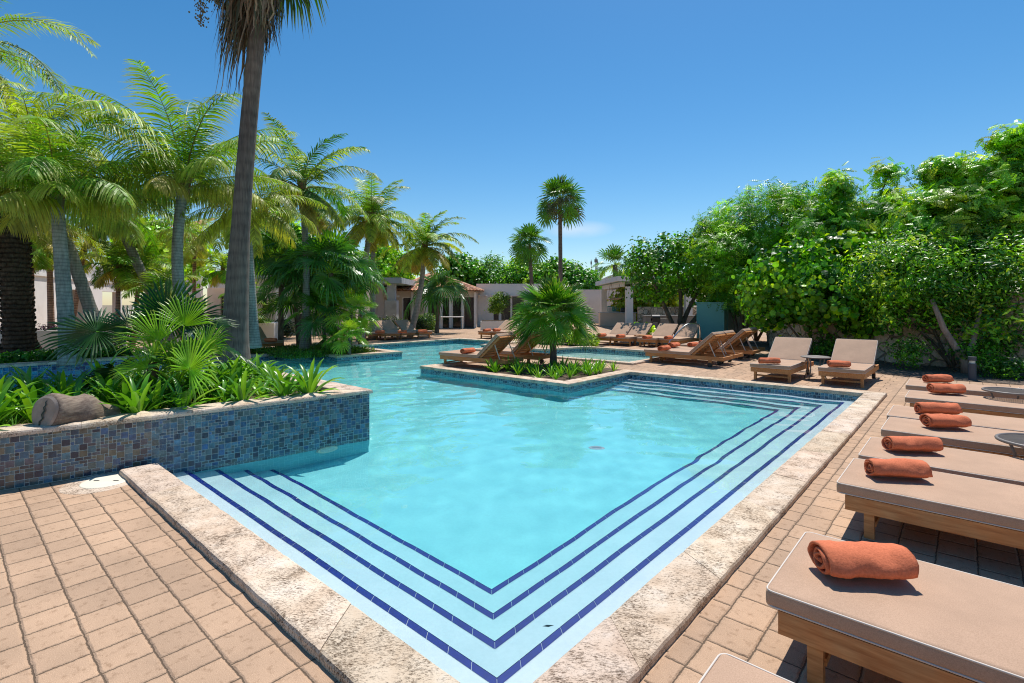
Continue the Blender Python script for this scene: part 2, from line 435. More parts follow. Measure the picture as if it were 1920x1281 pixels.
# ------------------------------------------------------------------ pool geometry (a, b on the pool axes)
OUT = [(1.32, 1.23), (10.05, 1.23), (9.85, 5.41), (7.6, 5.41), (7.52, 9.55), (10.9, 9.6), (10.9, 12.0), (13.0, 12.0), (13.0, 13.05), (14.65, 13.05),
       (14.55, 15.9), (9.54, 16.05), (9.47, 12.95), (7.45, 13.2), (7.4, 15.05), (3.0, 15.1), (3.0, 12.1), (-9, 12.3), (-9, 9.0), (3.46, 8.4), (3.46, 5.38), (1.32, 5.65)]
KID = [(11.5, 6.3), (14.75, 6.3), (14.65, 9.75), (12.95, 10.2), (12.95, 11.4), (11.5, 11.4)]
TOPZ, WZ, FLOORZ, PLZ = 0.05, -0.10, -0.73, 0.47

def offset_line(pts, d, closed=False):       # +d is to the left of the direction of travel
    n = len(pts); res = []
    P_ = [Vector(p) for p in pts]
    for i in range(n):
        if closed or 0 < i < n - 1:
            a, b, c = P_[i - 1], P_[i], P_[(i + 1) % n]
            d1 = (b - a).normalized(); d2 = (c - b).normalized()
            n1, n2 = Vector((-d1.y, d1.x)), Vector((-d2.y, d2.x))
            m_ = (n1 + n2); m_ = m_ / max(.25, m_.dot(n1))
            res.append(b + m_ * d)
        else:
            d1 = (P_[1] - P_[0]).normalized() if i == 0 else (P_[-1] - P_[-2]).normalized()
            res.append(P_[i] + Vector((-d1.y, d1.x)) * d)
    return res

def coping(pts, dl, dr, z0, z1, stone=(.7, 1.15), closed=False, rad=.016, rough=.0035, seg=.04):
    """stones laid along a line: dl to the left of it, dr to the right"""
    mb = MB()
    L, Rr = offset_line(pts, dl, closed), offset_line(pts, -dr, closed)
    n = len(pts)
    for i in range(n if closed else n - 1):
        j = (i + 1) % n
        l0, l1, r0, r1 = L[i], L[j], Rr[i], Rr[j]
        ln = (Vector(pts[j]) - Vector(pts[i])).length
        cuts = [0.0]
        while cuts[-1] < ln - stone[1] * .8:
            cuts.append(cuts[-1] + random.uniform(*stone))
        cuts = [c for c in cuts if c < ln - .25] + [ln]
        for k in range(len(cuts) - 1):
            t0, t1 = cuts[k] / ln, cuts[k + 1] / ln
            e0 = 0 if k == 0 else .0013 / ln; e1 = 0 if k == len(cuts) - 2 else .0013 / ln
            m_ = max(2, int((cuts[k + 1] - cuts[k]) / seg) + 1)
            tone = random.uniform(.9, 1.06); cc = (tone, tone * random.uniform(.97, 1.01), tone * random.uniform(.93, 1.02))
            dz = random.uniform(-.0025, .0025)
            rows = []
            for q in range(m_):
                t = t0 + e0 + (t1 - e1 - t0 - e0) * q / (m_ - 1)
                a = l0.lerp(l1, t); b = r0.lerp(r1, t); wv = (b - a); wl = wv.length; wv = wv / wl
                ins = .010 if (0 < q < m_ - 1) else .014
                ins = 0 if (0 < q < m_ - 1) else .004
                na = noise.noise(Vector((a.x * 9, a.y * 9, 1))) * rough; nb = noise.noise(Vector((b.x * 9, b.y * 9, 5))) * rough * 1.6
                a2, b2 = a + wv * (na + 0), b + wv * (nb)
                prof = [(0, z0), (0, z1 - rad), (rad * .35, z1 - rad * .3), (rad * 1.1, z1), (wl * .5, z1 + .001), (wl - rad * 1.3, z1), (wl - rad * .4, z1 - rad * .35), (wl, z1 - rad * 1.2), (wl, z0)]
                row = []
                for s_, z in prof:
                    p = a2.lerp(b2, s_ / wl)
                    zz = z + dz + (noise.noise(Vector((p.x * 6, p.y * 6, 9))) * .0025 if z > z0 else 0) - (ins if z > z0 + .01 else 0)
                    w_ = W(p.x, p.y, zz); row.append(tuple(w_))
                rows.append(row)
            v = np.array(rows).reshape(-1, 3); K = 9
            q_ = [[r * K + c, (r + 1) * K + c, (r + 1) * K + c + 1, r * K + c + 1] for r in range(m_ - 1) for c in range(K - 1)]
            # end faces
            for r in (0, m_ - 1):
                q_ += [[r * K + c, r * K + c + 1, r * K + K - 2 - c, r * K + K - 1 - c] for c in range(0, 4) if c + 1 < K - 2 - c]
            mb.add(v, q_, col=cc)
    return mb

def mosaic(mb, p0, p1, z0, z1, nrm, pal, s=.0285, gap=.0052, skip=None, grad=.35):
    """glass tiles of three sizes packed on a wall face p0-p1 (a,b), facing nrm"""
    p0, p1 = Vector(p0), Vector(p1); ln = (p1 - p0).length; d = (p1 - p0) / ln
    nx, nz = int(ln / s), int(round((z1 - z0) / s))
    if nx < 1 or nz < 1: return
    sx, sz = ln / nx, (z1 - z0) / nz
    occ = np.zeros((nx, nz), bool)
    V, Q, C = [], [], []
    rr = rng.random((nx, nz, 6))
    off = .003
    for i in range(nx):
        for j in range(nz):
            if occ[i, j]: continue
            r = rr[i, j]
            w_, h_ = 1, 1
            if r[0] < .55 and i + 1 < nx and j + 1 < nz and not occ[i + 1, j] and not occ[i, j + 1] and not occ[i + 1, j + 1]: w_, h_ = 2, 2
            elif r[0] < .60 and i + 1 < nx and not occ[i + 1, j]: w_ = 2
            occ[i:i + w_, j:j + h_] = True
            x0, x1 = i * sx + gap / 2, (i + w_) * sx - gap / 2
            zz0, zz1 = z0 + j * sz + gap / 2, z0 + (j + h_) * sz - gap / 2
            tl = (r[3] - .5) * .0012
            k = len(V)
            for xx, zz, e in ((x0, zz0, -1), (x1, zz0, 1), (x1, zz1, 1), (x0, zz1, -1)):
                q = p0 + d * xx + nrm * (off + tl * e)
                V.append((q.x, q.y, zz))
            Q.append([k, k + 1, k + 2, k + 3])
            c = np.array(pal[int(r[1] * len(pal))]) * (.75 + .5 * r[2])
            c2 = c * (1 + grad * 2.2 * r[4])  # brightness ramp across each tile paints in a gloss reflection
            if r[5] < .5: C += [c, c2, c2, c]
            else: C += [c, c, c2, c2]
    V = np.array(V)
    w3 = np.stack([V[:, 0] * AX.x + V[:, 1] * BX.x, V[:, 0] * AX.y + V[:, 1] * BX.y, V[:, 2]], 1)
    mb.add(w3, Q, col=np.array(C))
def quadwall(mb, p0, p1, z0, z1, nrm=None, off=0.0, col=None):
    p0, p1 = Vector(p0), Vector(p1)
    if nrm is not None: p0 = p0 + nrm * off; p1 = p1 + nrm * off
    mb.add([W(p0.x, p0.y, z0), W(p1.x, p1.y, z0), W(p1.x, p1.y, z1), W(p0.x, p0.y, z1)], [[0, 1, 2, 3]], col=col)

PAL_N = [(.02, .06, .11), (.035, .10, .16), (.05, .13, .17), (.015, .03, .06), (.07, .10, .10), (.03, .09, .19), (.09, .14, .15), (.055, .06, .075), (.06, .15, .22)]
PAL_B = [(.01, .05, .17), (.02, .12, .27), (.03, .17, .28), (.01, .03, .12), (.04, .20, .30), (.02, .08, .22)]
PAL_T = [(.02, .07, .12), (.04, .14, .20), (.07, .20, .24), (.015, .04, .08), (.05, .16, .25), (.03, .10, .16)]

def norm_left(p, q):
    d = (Vector(q) - Vector(p)).normalized(); return Vector((-d.y, d.x))

# ---- pool walls: outline runs with the water on its left
n_ = len(OUT)
pw, pt = MB(), MB()
deck_edges = [i for i in range(n_) if i not in (15, 16, 17, 18, 19, 20)]   # 15.. belong to the raised beds
SH, DP = (.62, .86, .88), (.18, .56, .62)  # DP: the water's depth tint painted into the underwater walls
for i in range(n_):
    p, q = OUT[i], OUT[(i + 1) % n_]; nn = norm_left(p, q)
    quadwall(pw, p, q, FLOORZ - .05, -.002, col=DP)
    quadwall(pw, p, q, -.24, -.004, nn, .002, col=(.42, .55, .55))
    if i in deck_edges and not (i == 21):
        near = i in (0, 21)
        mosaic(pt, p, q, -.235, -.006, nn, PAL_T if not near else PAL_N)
kw = MB(); kt = MB()
for i in range(len(KID)):
    p, q = KID[i], KID[(i + 1) % len(KID)]; nn = norm_left(p, q)
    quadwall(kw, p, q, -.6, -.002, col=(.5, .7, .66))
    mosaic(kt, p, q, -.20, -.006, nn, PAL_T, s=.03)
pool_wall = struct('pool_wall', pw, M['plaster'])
pool_tiles = struct('pool_tile_band', pt, M['tile'])
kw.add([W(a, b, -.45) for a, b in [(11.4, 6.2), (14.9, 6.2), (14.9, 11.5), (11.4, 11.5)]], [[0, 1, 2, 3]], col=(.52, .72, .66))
small_pool = struct('wading_pool_basin', kw, M['plaster'])
small_tiles = struct('wading_pool_tile_band', kt, M['tile'])
# floor, gently mottled; water's turquoise absorption tint is put into its colour
fl = MB()
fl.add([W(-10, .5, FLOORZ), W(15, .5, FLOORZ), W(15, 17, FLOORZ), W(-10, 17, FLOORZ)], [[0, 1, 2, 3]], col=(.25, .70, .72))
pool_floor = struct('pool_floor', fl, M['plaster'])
# ---- steps on three sides
st, sp_ = MB(), MB()
offs = [0, .285, .545, .80, 1.06, 1.09]
zs = [-.135, -.295, -.455, -.61]
def ring(o):
    return [Vector((1.32 + o, 5.72)), Vector((1.32 + o, 1.23 + o)), Vector((10.05 - o, 1.23 + o)), Vector((9.95 - o * 1.0, 5.44))]
for k in range(4):
    r0, r1 = ring(offs[k] - (.02 if k == 0 else 0)), ring(offs[k + 1])
    cc = [(.72, .78, .80), (.61, .76, .78), (.50, .74, .76), (.42, .72, .74)][k]  # deeper treads more turquoise: light lost in the water, painted into the plaster
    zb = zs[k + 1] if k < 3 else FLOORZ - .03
    for e in range(3):
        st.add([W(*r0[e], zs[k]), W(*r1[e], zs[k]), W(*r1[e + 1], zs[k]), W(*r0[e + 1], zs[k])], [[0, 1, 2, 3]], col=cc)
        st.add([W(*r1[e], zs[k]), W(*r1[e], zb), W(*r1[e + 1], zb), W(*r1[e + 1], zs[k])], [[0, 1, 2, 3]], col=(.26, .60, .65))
        # navy nosing tiles
        ra, rb = ring(offs[k + 1] - .037)[e:e + 2], ring(offs[k + 1] + .001)[e:e + 2]
        ln = (rb[1] - rb[0]).length; m_ = max(1, int(ln / .152))
        for q in range(m_):
            t0, t1 = q / m_ + .0016 / ln, (q + 1) / m_ - .0016 / ln
            # keep the mitre only at the ends
            A0, A1 = ra[0].lerp(ra[1], t0), ra[0].lerp(ra[1], t1)
            B0, B1 = rb[0].lerp(rb[1], t0), rb[0].lerp(rb[1], t1)
            zt = zs[k] + .003
            sp_.add([W(*A0, zt), W(*B0, zt), W(*B1, zt), W(*A1, zt)], [[0, 1, 2, 3]])
            nn = norm_left(rb[0], rb[1])
            C0, C1 = B0 + nn * .003, B1 + nn * .003
            sp_.add([W(*C0, zt), W(*C0, zt - .022), W(*C1, zt - .022), W(*C1, zt)], [[0, 1, 2, 3]])
# far-left entry steps
for k in range(3):
    o = .35 * (k + 1)
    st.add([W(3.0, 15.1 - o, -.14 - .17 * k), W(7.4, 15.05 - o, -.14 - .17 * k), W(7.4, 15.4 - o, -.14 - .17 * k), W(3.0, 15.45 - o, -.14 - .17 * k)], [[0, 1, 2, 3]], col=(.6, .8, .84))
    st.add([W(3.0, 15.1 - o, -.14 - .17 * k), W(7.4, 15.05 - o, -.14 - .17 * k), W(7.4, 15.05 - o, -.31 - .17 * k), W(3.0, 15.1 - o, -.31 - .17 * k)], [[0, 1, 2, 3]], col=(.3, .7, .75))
# wading pool ledge
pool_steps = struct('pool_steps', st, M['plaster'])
step_tiles = struct('pool_step_markings', sp_, M['navy'])
# ---- water
def in_poly(x, y, poly):
    ins = np.zeros(x.shape, bool); n = len(poly)
    for i in range(n):
        x0, y0 = poly[i]; x1, y1 = poly[(i + 1) % n]
        if y0 == y1: continue
        c = ((y0 > y) != (y1 > y)) & (x < (x1 - x0) * (y - y0) / (y1 - y0) + x0)
        ins ^= c
    return ins
def water_sheet(name, poly, z, step, amp):
    P_ = [tuple(p) for p in offset_line(poly, -.03, True)]
    xs = [p[0] for p in P_]; ys = [p[1] for p in P_]
    nx, ny = int((max(xs) - min(xs)) / step) + 1, int((max(ys) - min(ys)) / step) + 1
    gx, gy = np.meshgrid(min(xs) + np.arange(nx + 1) * step, min(ys) + np.arange(ny + 1) * step, indexing='ij')
    h = np.zeros(gx.shape); r_ = np.random.default_rng(3)
    for k in range(46):
        lam = .13 * (1.6 / .13) ** r_.random(); an = r_.random() * 6.283; ph = r_.random() * 6.283
        kx, ky = math.cos(an) * 6.283 / lam, math.sin(an) * 6.283 / lam
        h += np.sin(gx * kx + gy * ky + ph + .8 * np.sin(gx * ky * .21 + ph * 2) + .6 * np.sin(gy * kx * .17 + ph)) * lam ** 1.25
    h *= amp / h.std()
    h *= np.clip((np.hypot(gx, gy) - 1.0) / 6.0, .38, 1.05)
    wx = gx * AX.x + gy * BX.x; wy = gx * AX.y + gy * BX.y
    v = np.stack([wx, wy, z + h], -1).reshape(-1, 3)
    cx, cy = (gx[:-1, :-1] + gx[1:, 1:]) / 2, (gy[:-1, :-1] + gy[1:, 1:]) / 2
    keep = in_poly(cx, cy, P_)
    i, j = np.nonzero(keep)
    q = np.stack([i * (ny + 1) + j, (i + 1) * (ny + 1) + j, (i + 1) * (ny + 1) + j + 1, i * (ny + 1) + j + 1], -1)
    used = np.unique(q); mp = np.full(len(v), -1); mp[used] = np.arange(len(used))
    mb = MB(); mb.add(v[used], mp[q])
    o = tag(mb.build(name, M['water'], smooth=True), kind='structure')
    o.cycles.is_caustics_caster = True
    return o
water = water_sheet('pool_water', OUT, WZ, .05, .0048)
kid_water = water_sheet('wading_pool_water', KID, WZ - .01, .06, .0022)
for o in (pool_wall, pool_tiles, small_pool, small_tiles, pool_floor, pool_steps, step_tiles):
    o.cycles.is_caustics_receiver = True

# ---- deck with holes
def deck_sheet(name, outer, holes, z, mat, extra=()):
    pts, edges, faces = [], [], []
    def ringadd(r):
        k = len(pts); pts.extend([Vector((p[0], p[1])) for p in r])
        idx = list(range(k, k + len(r)))
        for i in range(len(idx)): edges.append((idx[i], idx[(i + 1) % len(idx)]))
        return idx
    ringadd(outer)
    for h in holes: ringadd(h)
    for e in extra:
        k = len(pts); pts.extend([Vector(e[0]), Vector(e[1])]); edges.append((k, k + 1))
    vs, es, fs, _, _, _ = delaunay_2d_cdt(pts, edges, [], 0, 1e-5)
    me = bpy.data.meshes.new(name); bm = bmesh.new()
    bv = [bm.verts.new(W(v.x, v.y, z)) for v in vs]
    uvl = bm.loops.layers.uv.new('UVMap')
    for f in fs:
        c = sum((vs[i] for i in f), Vector((0, 0))) / len(f)
        cx, cy = np.array([c.x]), np.array([c.y])
        if not in_poly(cx, cy, [tuple(p) for p in outer])[0] or any(in_poly(cx, cy, [tuple(p) for p in h])[0] for h in holes): continue
        fc = bm.faces.new([bv[i] for i in f])
        right = c.y < 1.0
        for lp, i in zip(fc.loops, f):
            a, b = vs[i].x, vs[i].y
            lp[uvl].uv = (a, b + .048) if right else (b, a - .073)
        if fc.normal.z < 0: fc.normal_flip()
    bm.normal_update()
    for fc in bm.faces:
        if fc.normal.z < 0: fc.normal_flip()
    bm.to_mesh(me); me.materials.append(mat)
    return tag(link(name, me), kind='structure')
hole = [tuple(p) for p in offset_line(OUT, -.04, True)]
holek = [tuple(p) for p in offset_line(KID, -.04, True)]
deck_sheet('pool_deck', [(-16, -12), (45, -12), (60, 10), (60, 40), (20, 62), (-16, 40)], [hole, holek], 0.0, M['pavers'], extra=[((1.0, .96), (-15, .96)), ((10.3, .96), (59, .96)), ((1.0, .96), (1.0, 1.0))])
g = MB(); g.add([(-900, -300, -1.4), (900, -300, -1.4), (900, 1500, -1.4), (-900, 1500, -1.4)], [[0, 1, 2, 3]])
struct('ground', g, M['earth'])
g = MB()
for x0, x1, y0, y1 in ((-60, 60, 44, 120), (-90, -24, -10, 44), (26, 90, -10, 44)):
    g.add([(x0, y0, -.02), (x1, y0, -.02), (x1, y1, -.02), (x0, y1, -.02)], [[0, 1, 2, 3]])
struct('terrain', g, M['earth'])

# ---- pool coping
struct('pool_coping', coping([(1.32, 5.56)] + OUT[:1] + OUT[1:16] + [(3.0, 12.3)], .02, .26, -.012, TOPZ), M['coral'], smooth=False)
struct('wading_pool_coping', coping(KID, .02, .20, -.012, TOPZ, closed=True), M['coral'])

# ------------------------------------------------------------------ raised planters
def polyface(mb, pts, z, col=None):
    from mathutils.geometry import tessellate_polygon
    v = [W(p[0], p[1], z) for p in pts]
    mb.add(v, tris=tessellate_polygon([v]), col=col)
near_pl = [(-9, 7.19), (1.32, 5.65), (3.46, 5.38), (3.46, 8.4), (-9, 9.0)]
t1 = thing('raised_planter', 'near raised planter with mosaic tile wall and cream stone edge, full of lilies', 'planter', W(2, 6.5, 0))
def child(mb, name, m, par, **k):
    o = mb.build(name, m, **k); o.parent = par; o.matrix_parent_inverse = Matrix.Translation(par.location).inverted() if not par.rotation_euler.z else par.matrix_basis.inverted()
    return o
E_ = [(near_pl[0], near_pl[1], 0.0), (near_pl[1], near_pl[2], -.24), (near_pl[2], near_pl[3], -.24), (near_pl[3], near_pl[4], -.24)]
mb, mt = MB(), MB()
for p, q, z0 in E_:
    nn = -norm_left(p, q)
    quadwall(mb, p, q, z0 - .01, .43, nn, -.001)
    if p == near_pl[0]: mosaic(mt, (-5, near_pl[0][1] + (near_pl[1][1] - near_pl[0][1]) * (4 / 10.32)), q, z0 + .002, .43, nn, PAL_N + [(.10, .10, .09), (.13, .12, .09), (.07, .07, .09)])  # extra grey-tan colours paint in the paving's reflection on this stretch
    elif p == near_pl[3]: continue
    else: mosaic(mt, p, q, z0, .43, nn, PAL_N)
wl = child(mb, 'wall', M['grout'], t1)
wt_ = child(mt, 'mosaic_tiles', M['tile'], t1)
wl.cycles.is_caustics_receiver = True; wt_.cycles.is_caustics_receiver = True
child(coping(near_pl, .28, .028, .425, PLZ, stone=(.9, 1.5), rough=.004), 'coping', M['coral'], t1)
mb = MB(); nI = [tuple(p) for p in offset_line(near_pl, .2)]; 
gx = []
polyface(mb, nI, .40); child(mb, 'soil', M['soil'], t1)
bed = [(-9, 15.8), (-9, 12.3), (3.0, 12.1), (3.0, 15.3)]
t2 = thing('raised_planter', 'long raised bed with bright blue mosaic wall beyond the near planter', 'planter', W(0, 13, 0))
mb, mt = MB(), MB()
for p, q in ((bed[1], bed[2]), (bed[2], bed[3])):
    nn = -norm_left(p, q)
    quadwall(mb, p, q, -.25, .43, nn, -.001)
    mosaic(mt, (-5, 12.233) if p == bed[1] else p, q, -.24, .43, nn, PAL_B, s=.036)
w2 = child(mb, 'wall', M['grout'], t2); w3 = child(mt, 'mosaic_tiles', M['tile'], t2)
w2.cycles.is_caustics_receiver = True; w3.cycles.is_caustics_receiver = True
child(coping(bed[1:], .30, .028, .425, PLZ, stone=(.9, 1.5)), 'coping', M['coral'], t2)
mb = MB(); polyface(mb, [(-9, 12.5), (2.8, 12.3), (2.8, 15.3), (-9, 15.9)], .40); child(mb, 'soil', M['soil'], t2)
# planting beds level with the deck
mb = MB()
for pl in ([(7.88, 5.72), (10.35, 5.8), (10.5, 7.6), (9.6, 8.0), (7.85, 8.1)], [(14.95, 9.6), (15.9, 9.6), (15.9, 12.6), (14.95, 12.6)],
           [(6.1, 15.35), (7.7, 15.3), (7.75, 13.55), (9.1, 13.35), (9.2, 15.9), (6.5, 17.2)]):
    polyface(mb, pl, .005)
struct('planting_bed_soil', mb, M['soil'])
mb = MB(); v = [Vector(p) for p in [(8.0, 20, .008), (8.0, 14.4, .008), (7.75, 11.3, .008), (8.25, 10.35, .008), (9.5, 9.35, .008), (12, 8, .008), (20, 4, .008), (24, 20, .008)]]
from mathutils.geometry import tessellate_polygon
mb.add(v, tris=tessellate_polygon([v])); struct('mulch_bed', mb, M['mulch'])

# pool fittings
def disc(mb, r, z, n=32, r0=0, rx=1.0):
    a = np.linspace(0, 2 * np.pi, n, endpoint=False)
    v = [(math.cos(t) * r, math.sin(t) * r * rx, z) for t in a]
    if r0 > 0:
        v += [(math.cos(t) * r0, math.sin(t) * r0 * rx, z) for t in a]
        mb.add(v, [[i, (i + 1) % n, n + (i + 1) % n, n + i] for i in range(n)])
    else:
        v.append((0, 0, z)); mb.add(v, tris=[[i, (i + 1) % n, n] for i in range(n)])
lp_ = Vector((2.95, 5.445)); L3 = W(lp_.x, lp_.y, -.30)
mb = MB(); mb.tube([(0, 0, 0), (0, 0, .03)], [.125, .115], 28)
o = mb.build('pool_light', M['lid'], loc=L3); tag(o, 'round pool light under the water on the tiled planter wall', 'pool light')
nn = Vector((-.125, -.992)); nw = (AX * nn.x + BX * nn.y); o.rotation_euler = nw.to_track_quat('Z', 'Y').to_euler()
mb = MB(); mb.tube([(0, 0, .028), (0, 0, .036)], .085, 24); mb.build('lens', M['lens'], parent=o)
mb = MB(); mb.tube([(0, 0, 0), (0, 0, .012)], [.10, .09], 30)
o = mb.build('floor_drain', M['grey'], loc=(1.05, 6.35, FLOORZ)); tag(o, 'round white drain cover on the turquoise pool floor', 'drain')
o.cycles.is_caustics_receiver = True
mb = MB()
for k in range(-1, 2): mb.bx(-.06, .06, k * .03 - .004, k * .03 + .004, .012, .016)
mb.build('grate', M['grey'], parent=o)
p = at(1028, 1181, -.13)
mb = MB(); mb.add([(-.03, 0, 0), (-.005, .009, .003), (.03, .002, .006), (0, -.008, .002)], [[0, 3, 2, 1]], col=(.05, .07, .03))
o = mb.build('fallen_leaf', M['dead'], loc=(p.x, p.y, -.125)); tag(o, 'single small dark leaf lying on the top pool step', 'leaf')
# skimmer lid on the near left paving
c = at(199, 903); mb = MB(); mb.tube([(0, 0, -.005), (0, 0, .004), (0, 0, .007)], [.175, .175, .168], 40)
mb2 = MB(); mb2.bx(-.19, .24, -.17, .09, -.004, .003)
o = mb.build('skimmer_lid', M['lid'], loc=c); tag(o, 'round ivory skimmer lid set in the paving by the tiled planter', 'access cover')
for sx in (-.105, .06): mb = MB(); mb.bx(sx, sx + .045, -.008, .008, .004, .0085); mb.build('finger_slot', M['black'], parent=o)
mb = MB(); mb.tube([(-.02, -.03, -.003), (-.02, -.03, .0025)], [.27, .262], 44, col=(1, 1, 1)); mb.build('collar', M['coral'], parent=o)

# ------------------------------------------------------------------ loungers
def rbox(x0, x1, y0, y1, z0, z1, bev=.02, seg=3, cuts=0, jit=0.0, M_=None):
    bm = bmesh.new(); bmesh.ops.create_cube(bm, size=1)
    for v in bm.verts: v.co = Vector(((x0 + x1) / 2 + v.co.x * (x1 - x0), (y0 + y1) / 2 + v.co.y * (y1 - y0), (z0 + z1) / 2 + v.co.z * (z1 - z0)))
    bmesh.ops.bevel(bm, geom=bm.edges[:], offset=bev, segments=seg, affect='EDGES', profile=.6)
    if jit:
        bmesh.ops.subdivide_edges(bm, edges=[e for e in bm.edges if e.calc_length() > .15], cuts=7, use_grid_fill=True)
        for v in bm.verts: v.co.z += noise.noise(v.co * 3.5) * jit; v.co.y += noise.noise(v.co * 5 + Vector((7, 0, 0))) * jit * .6
    if M_ is not None: bm.transform(M_)
    return bm
def bobj(bm, name, mat, parent=None, smooth=True):
    me = bpy.data.meshes.new(name); bm.to_mesh(me); bm.free()
    if smooth: me.polygons.foreach_set('use_smooth', np.full(len(me.polygons), True))
    me.materials.append(mat)
    return link(name, me, parent)
def piping(x0, x1, y0, y1, z, M_, parent, r=.0038, cr=.03):
    pts = []
    for cx, cy, a0 in ((x1 - cr, y1 - cr, 0), (x0 + cr, y1 - cr, 90), (x0 + cr, y0 + cr, 180), (x1 - cr, y0 + cr, 270)):
        for k in range(5):
            a = R(a0 + k * 22.5); pts.append((cx + math.cos(a) * cr, cy + math.sin(a) * cr, z))
    pts.append(pts[0])
    pts = [tuple(M_ @ Vector(p)) for p in pts]
    mb = MB(); mb.tube(pts, r, 6, cap=False); return mb.build('piping', M['piping'], parent, smooth=True)
WD = .36                                   # half width
def make_lounger(theta, wheels=True):
    t = thing('sun_lounger', 'x', 'sun lounger')
    H = 1.22
    # frame
    mb = MB()
    for s in (-1, 1):
        mb.bx(.03, 1.98, s * (WD - .017) - .015, s * (WD - .017) + .015, .165, .258)
    mb.bx(.03, .062, -WD + .032, WD - .032, .165, .256); mb.bx(1.945, 1.98, -WD + .032, WD - .032, .17, .25)
    mb.bx(1.0, 1.03, -WD + .032, WD - .032, .18, .24)
    mb.bx(.16, .19, -WD + .06, WD - .06, .075, .105)
    mb.build('frame', M['teak'], t)
    for s in (-1, 1):
        mb = MB(); mb.box((.155, s * (WD - .055), .1), (.055, .045, .2)); mb.build('leg', M['teak'], t)
    for s in (-1, 1):
        mb = MB(); mb.box((1.66, s * (WD - .055), .125), (.07, .045, .14)); l = mb.build('leg', M['teak'], t)
        mb = MB(); mb.tube([(1.66, s * (WD - .055) - .028, .055), (1.66, s * (WD - .055) + .028, .055)], .055, 18); mb.build('wheel', M['black'], l)
    mb = MB(); mb.tube([(1.66, -WD + .08, .055), (1.66, WD - .08, .055)], .009, 8); mb.build('axle', M['metal_grey'], t)
    mb = MB()
    for k in range(12): x = .09 + k * .094; mb.bx(x, x + .065, -WD + .033, WD - .033, .243, .257)
    mb.build('seat_slats', M['teak'], t)
    Mt = Matrix.Translation((H, 0, .262)) @ Matrix.Rotation(-theta, 4, 'Y')
    mb = MB(); L_ = .76
    for s in (-1, 1): mb.bx(0, L_, s * (WD - .055) - .015, s * (WD - .055) + .015, -.04, .0, M=Mt)
    for k in range(8): x = .02 + k * .094; mb.bx(x, x + .06, -WD + .04, WD - .04, .002, .014, M=Mt)
    mb.bx(L_ - .03, L_, -WD + .07, WD - .07, -.038, -.002, M=Mt)
    mb.build('backrest', M['teak'], t)
    top = Mt @ Vector((.52, 0, -.03))
    for s in (-1, 1):
        if theta < R(5): break
        mb = MB(); mb.tube([(top.x, s * (WD - .08), top.z), (top.x + .18, s * (WD - .06), .20)], .012, 8); mb.build('prop', M['prop'], t)
    I = Matrix.Identity(4)
    c = bobj(rbox(-.02, 1.215, -WD, WD, .260, .332, .022, 3, jit=.004), 'seat_cushion', M['cushion'], t)
    piping(-.018, 1.212, -WD + .002, WD - .002, .326, I, c); piping(-.018, 1.212, -WD + .002, WD - .002, .266, I, c, r=.004)
    c = bobj(rbox(.01, .76, -WD, WD, .016, .086, .022, 3, jit=.004, M_=Mt), 'back_cushion', M['cushion'], t)
    piping(.012, .758, -WD + .002, WD - .002, .081, Mt, c); piping(.012, .758, -WD + .002, WD - .002, .021, Mt, c, r=.004)
    return t
def place(src, used, p, rz, label, group):
    o = src if not used else copy_tree(src)
    o.location = p; o.rotation_euler = (0, 0, rz); o['label'] = label; o['group'] = group
    return o
lo = make_lounger(R(35)); hi = make_lounger(R(42))
DA, DMB, DPB = PHI, PHI - math.pi / 2, PHI + math.pi / 2
GR = 'sun loungers around the pool'
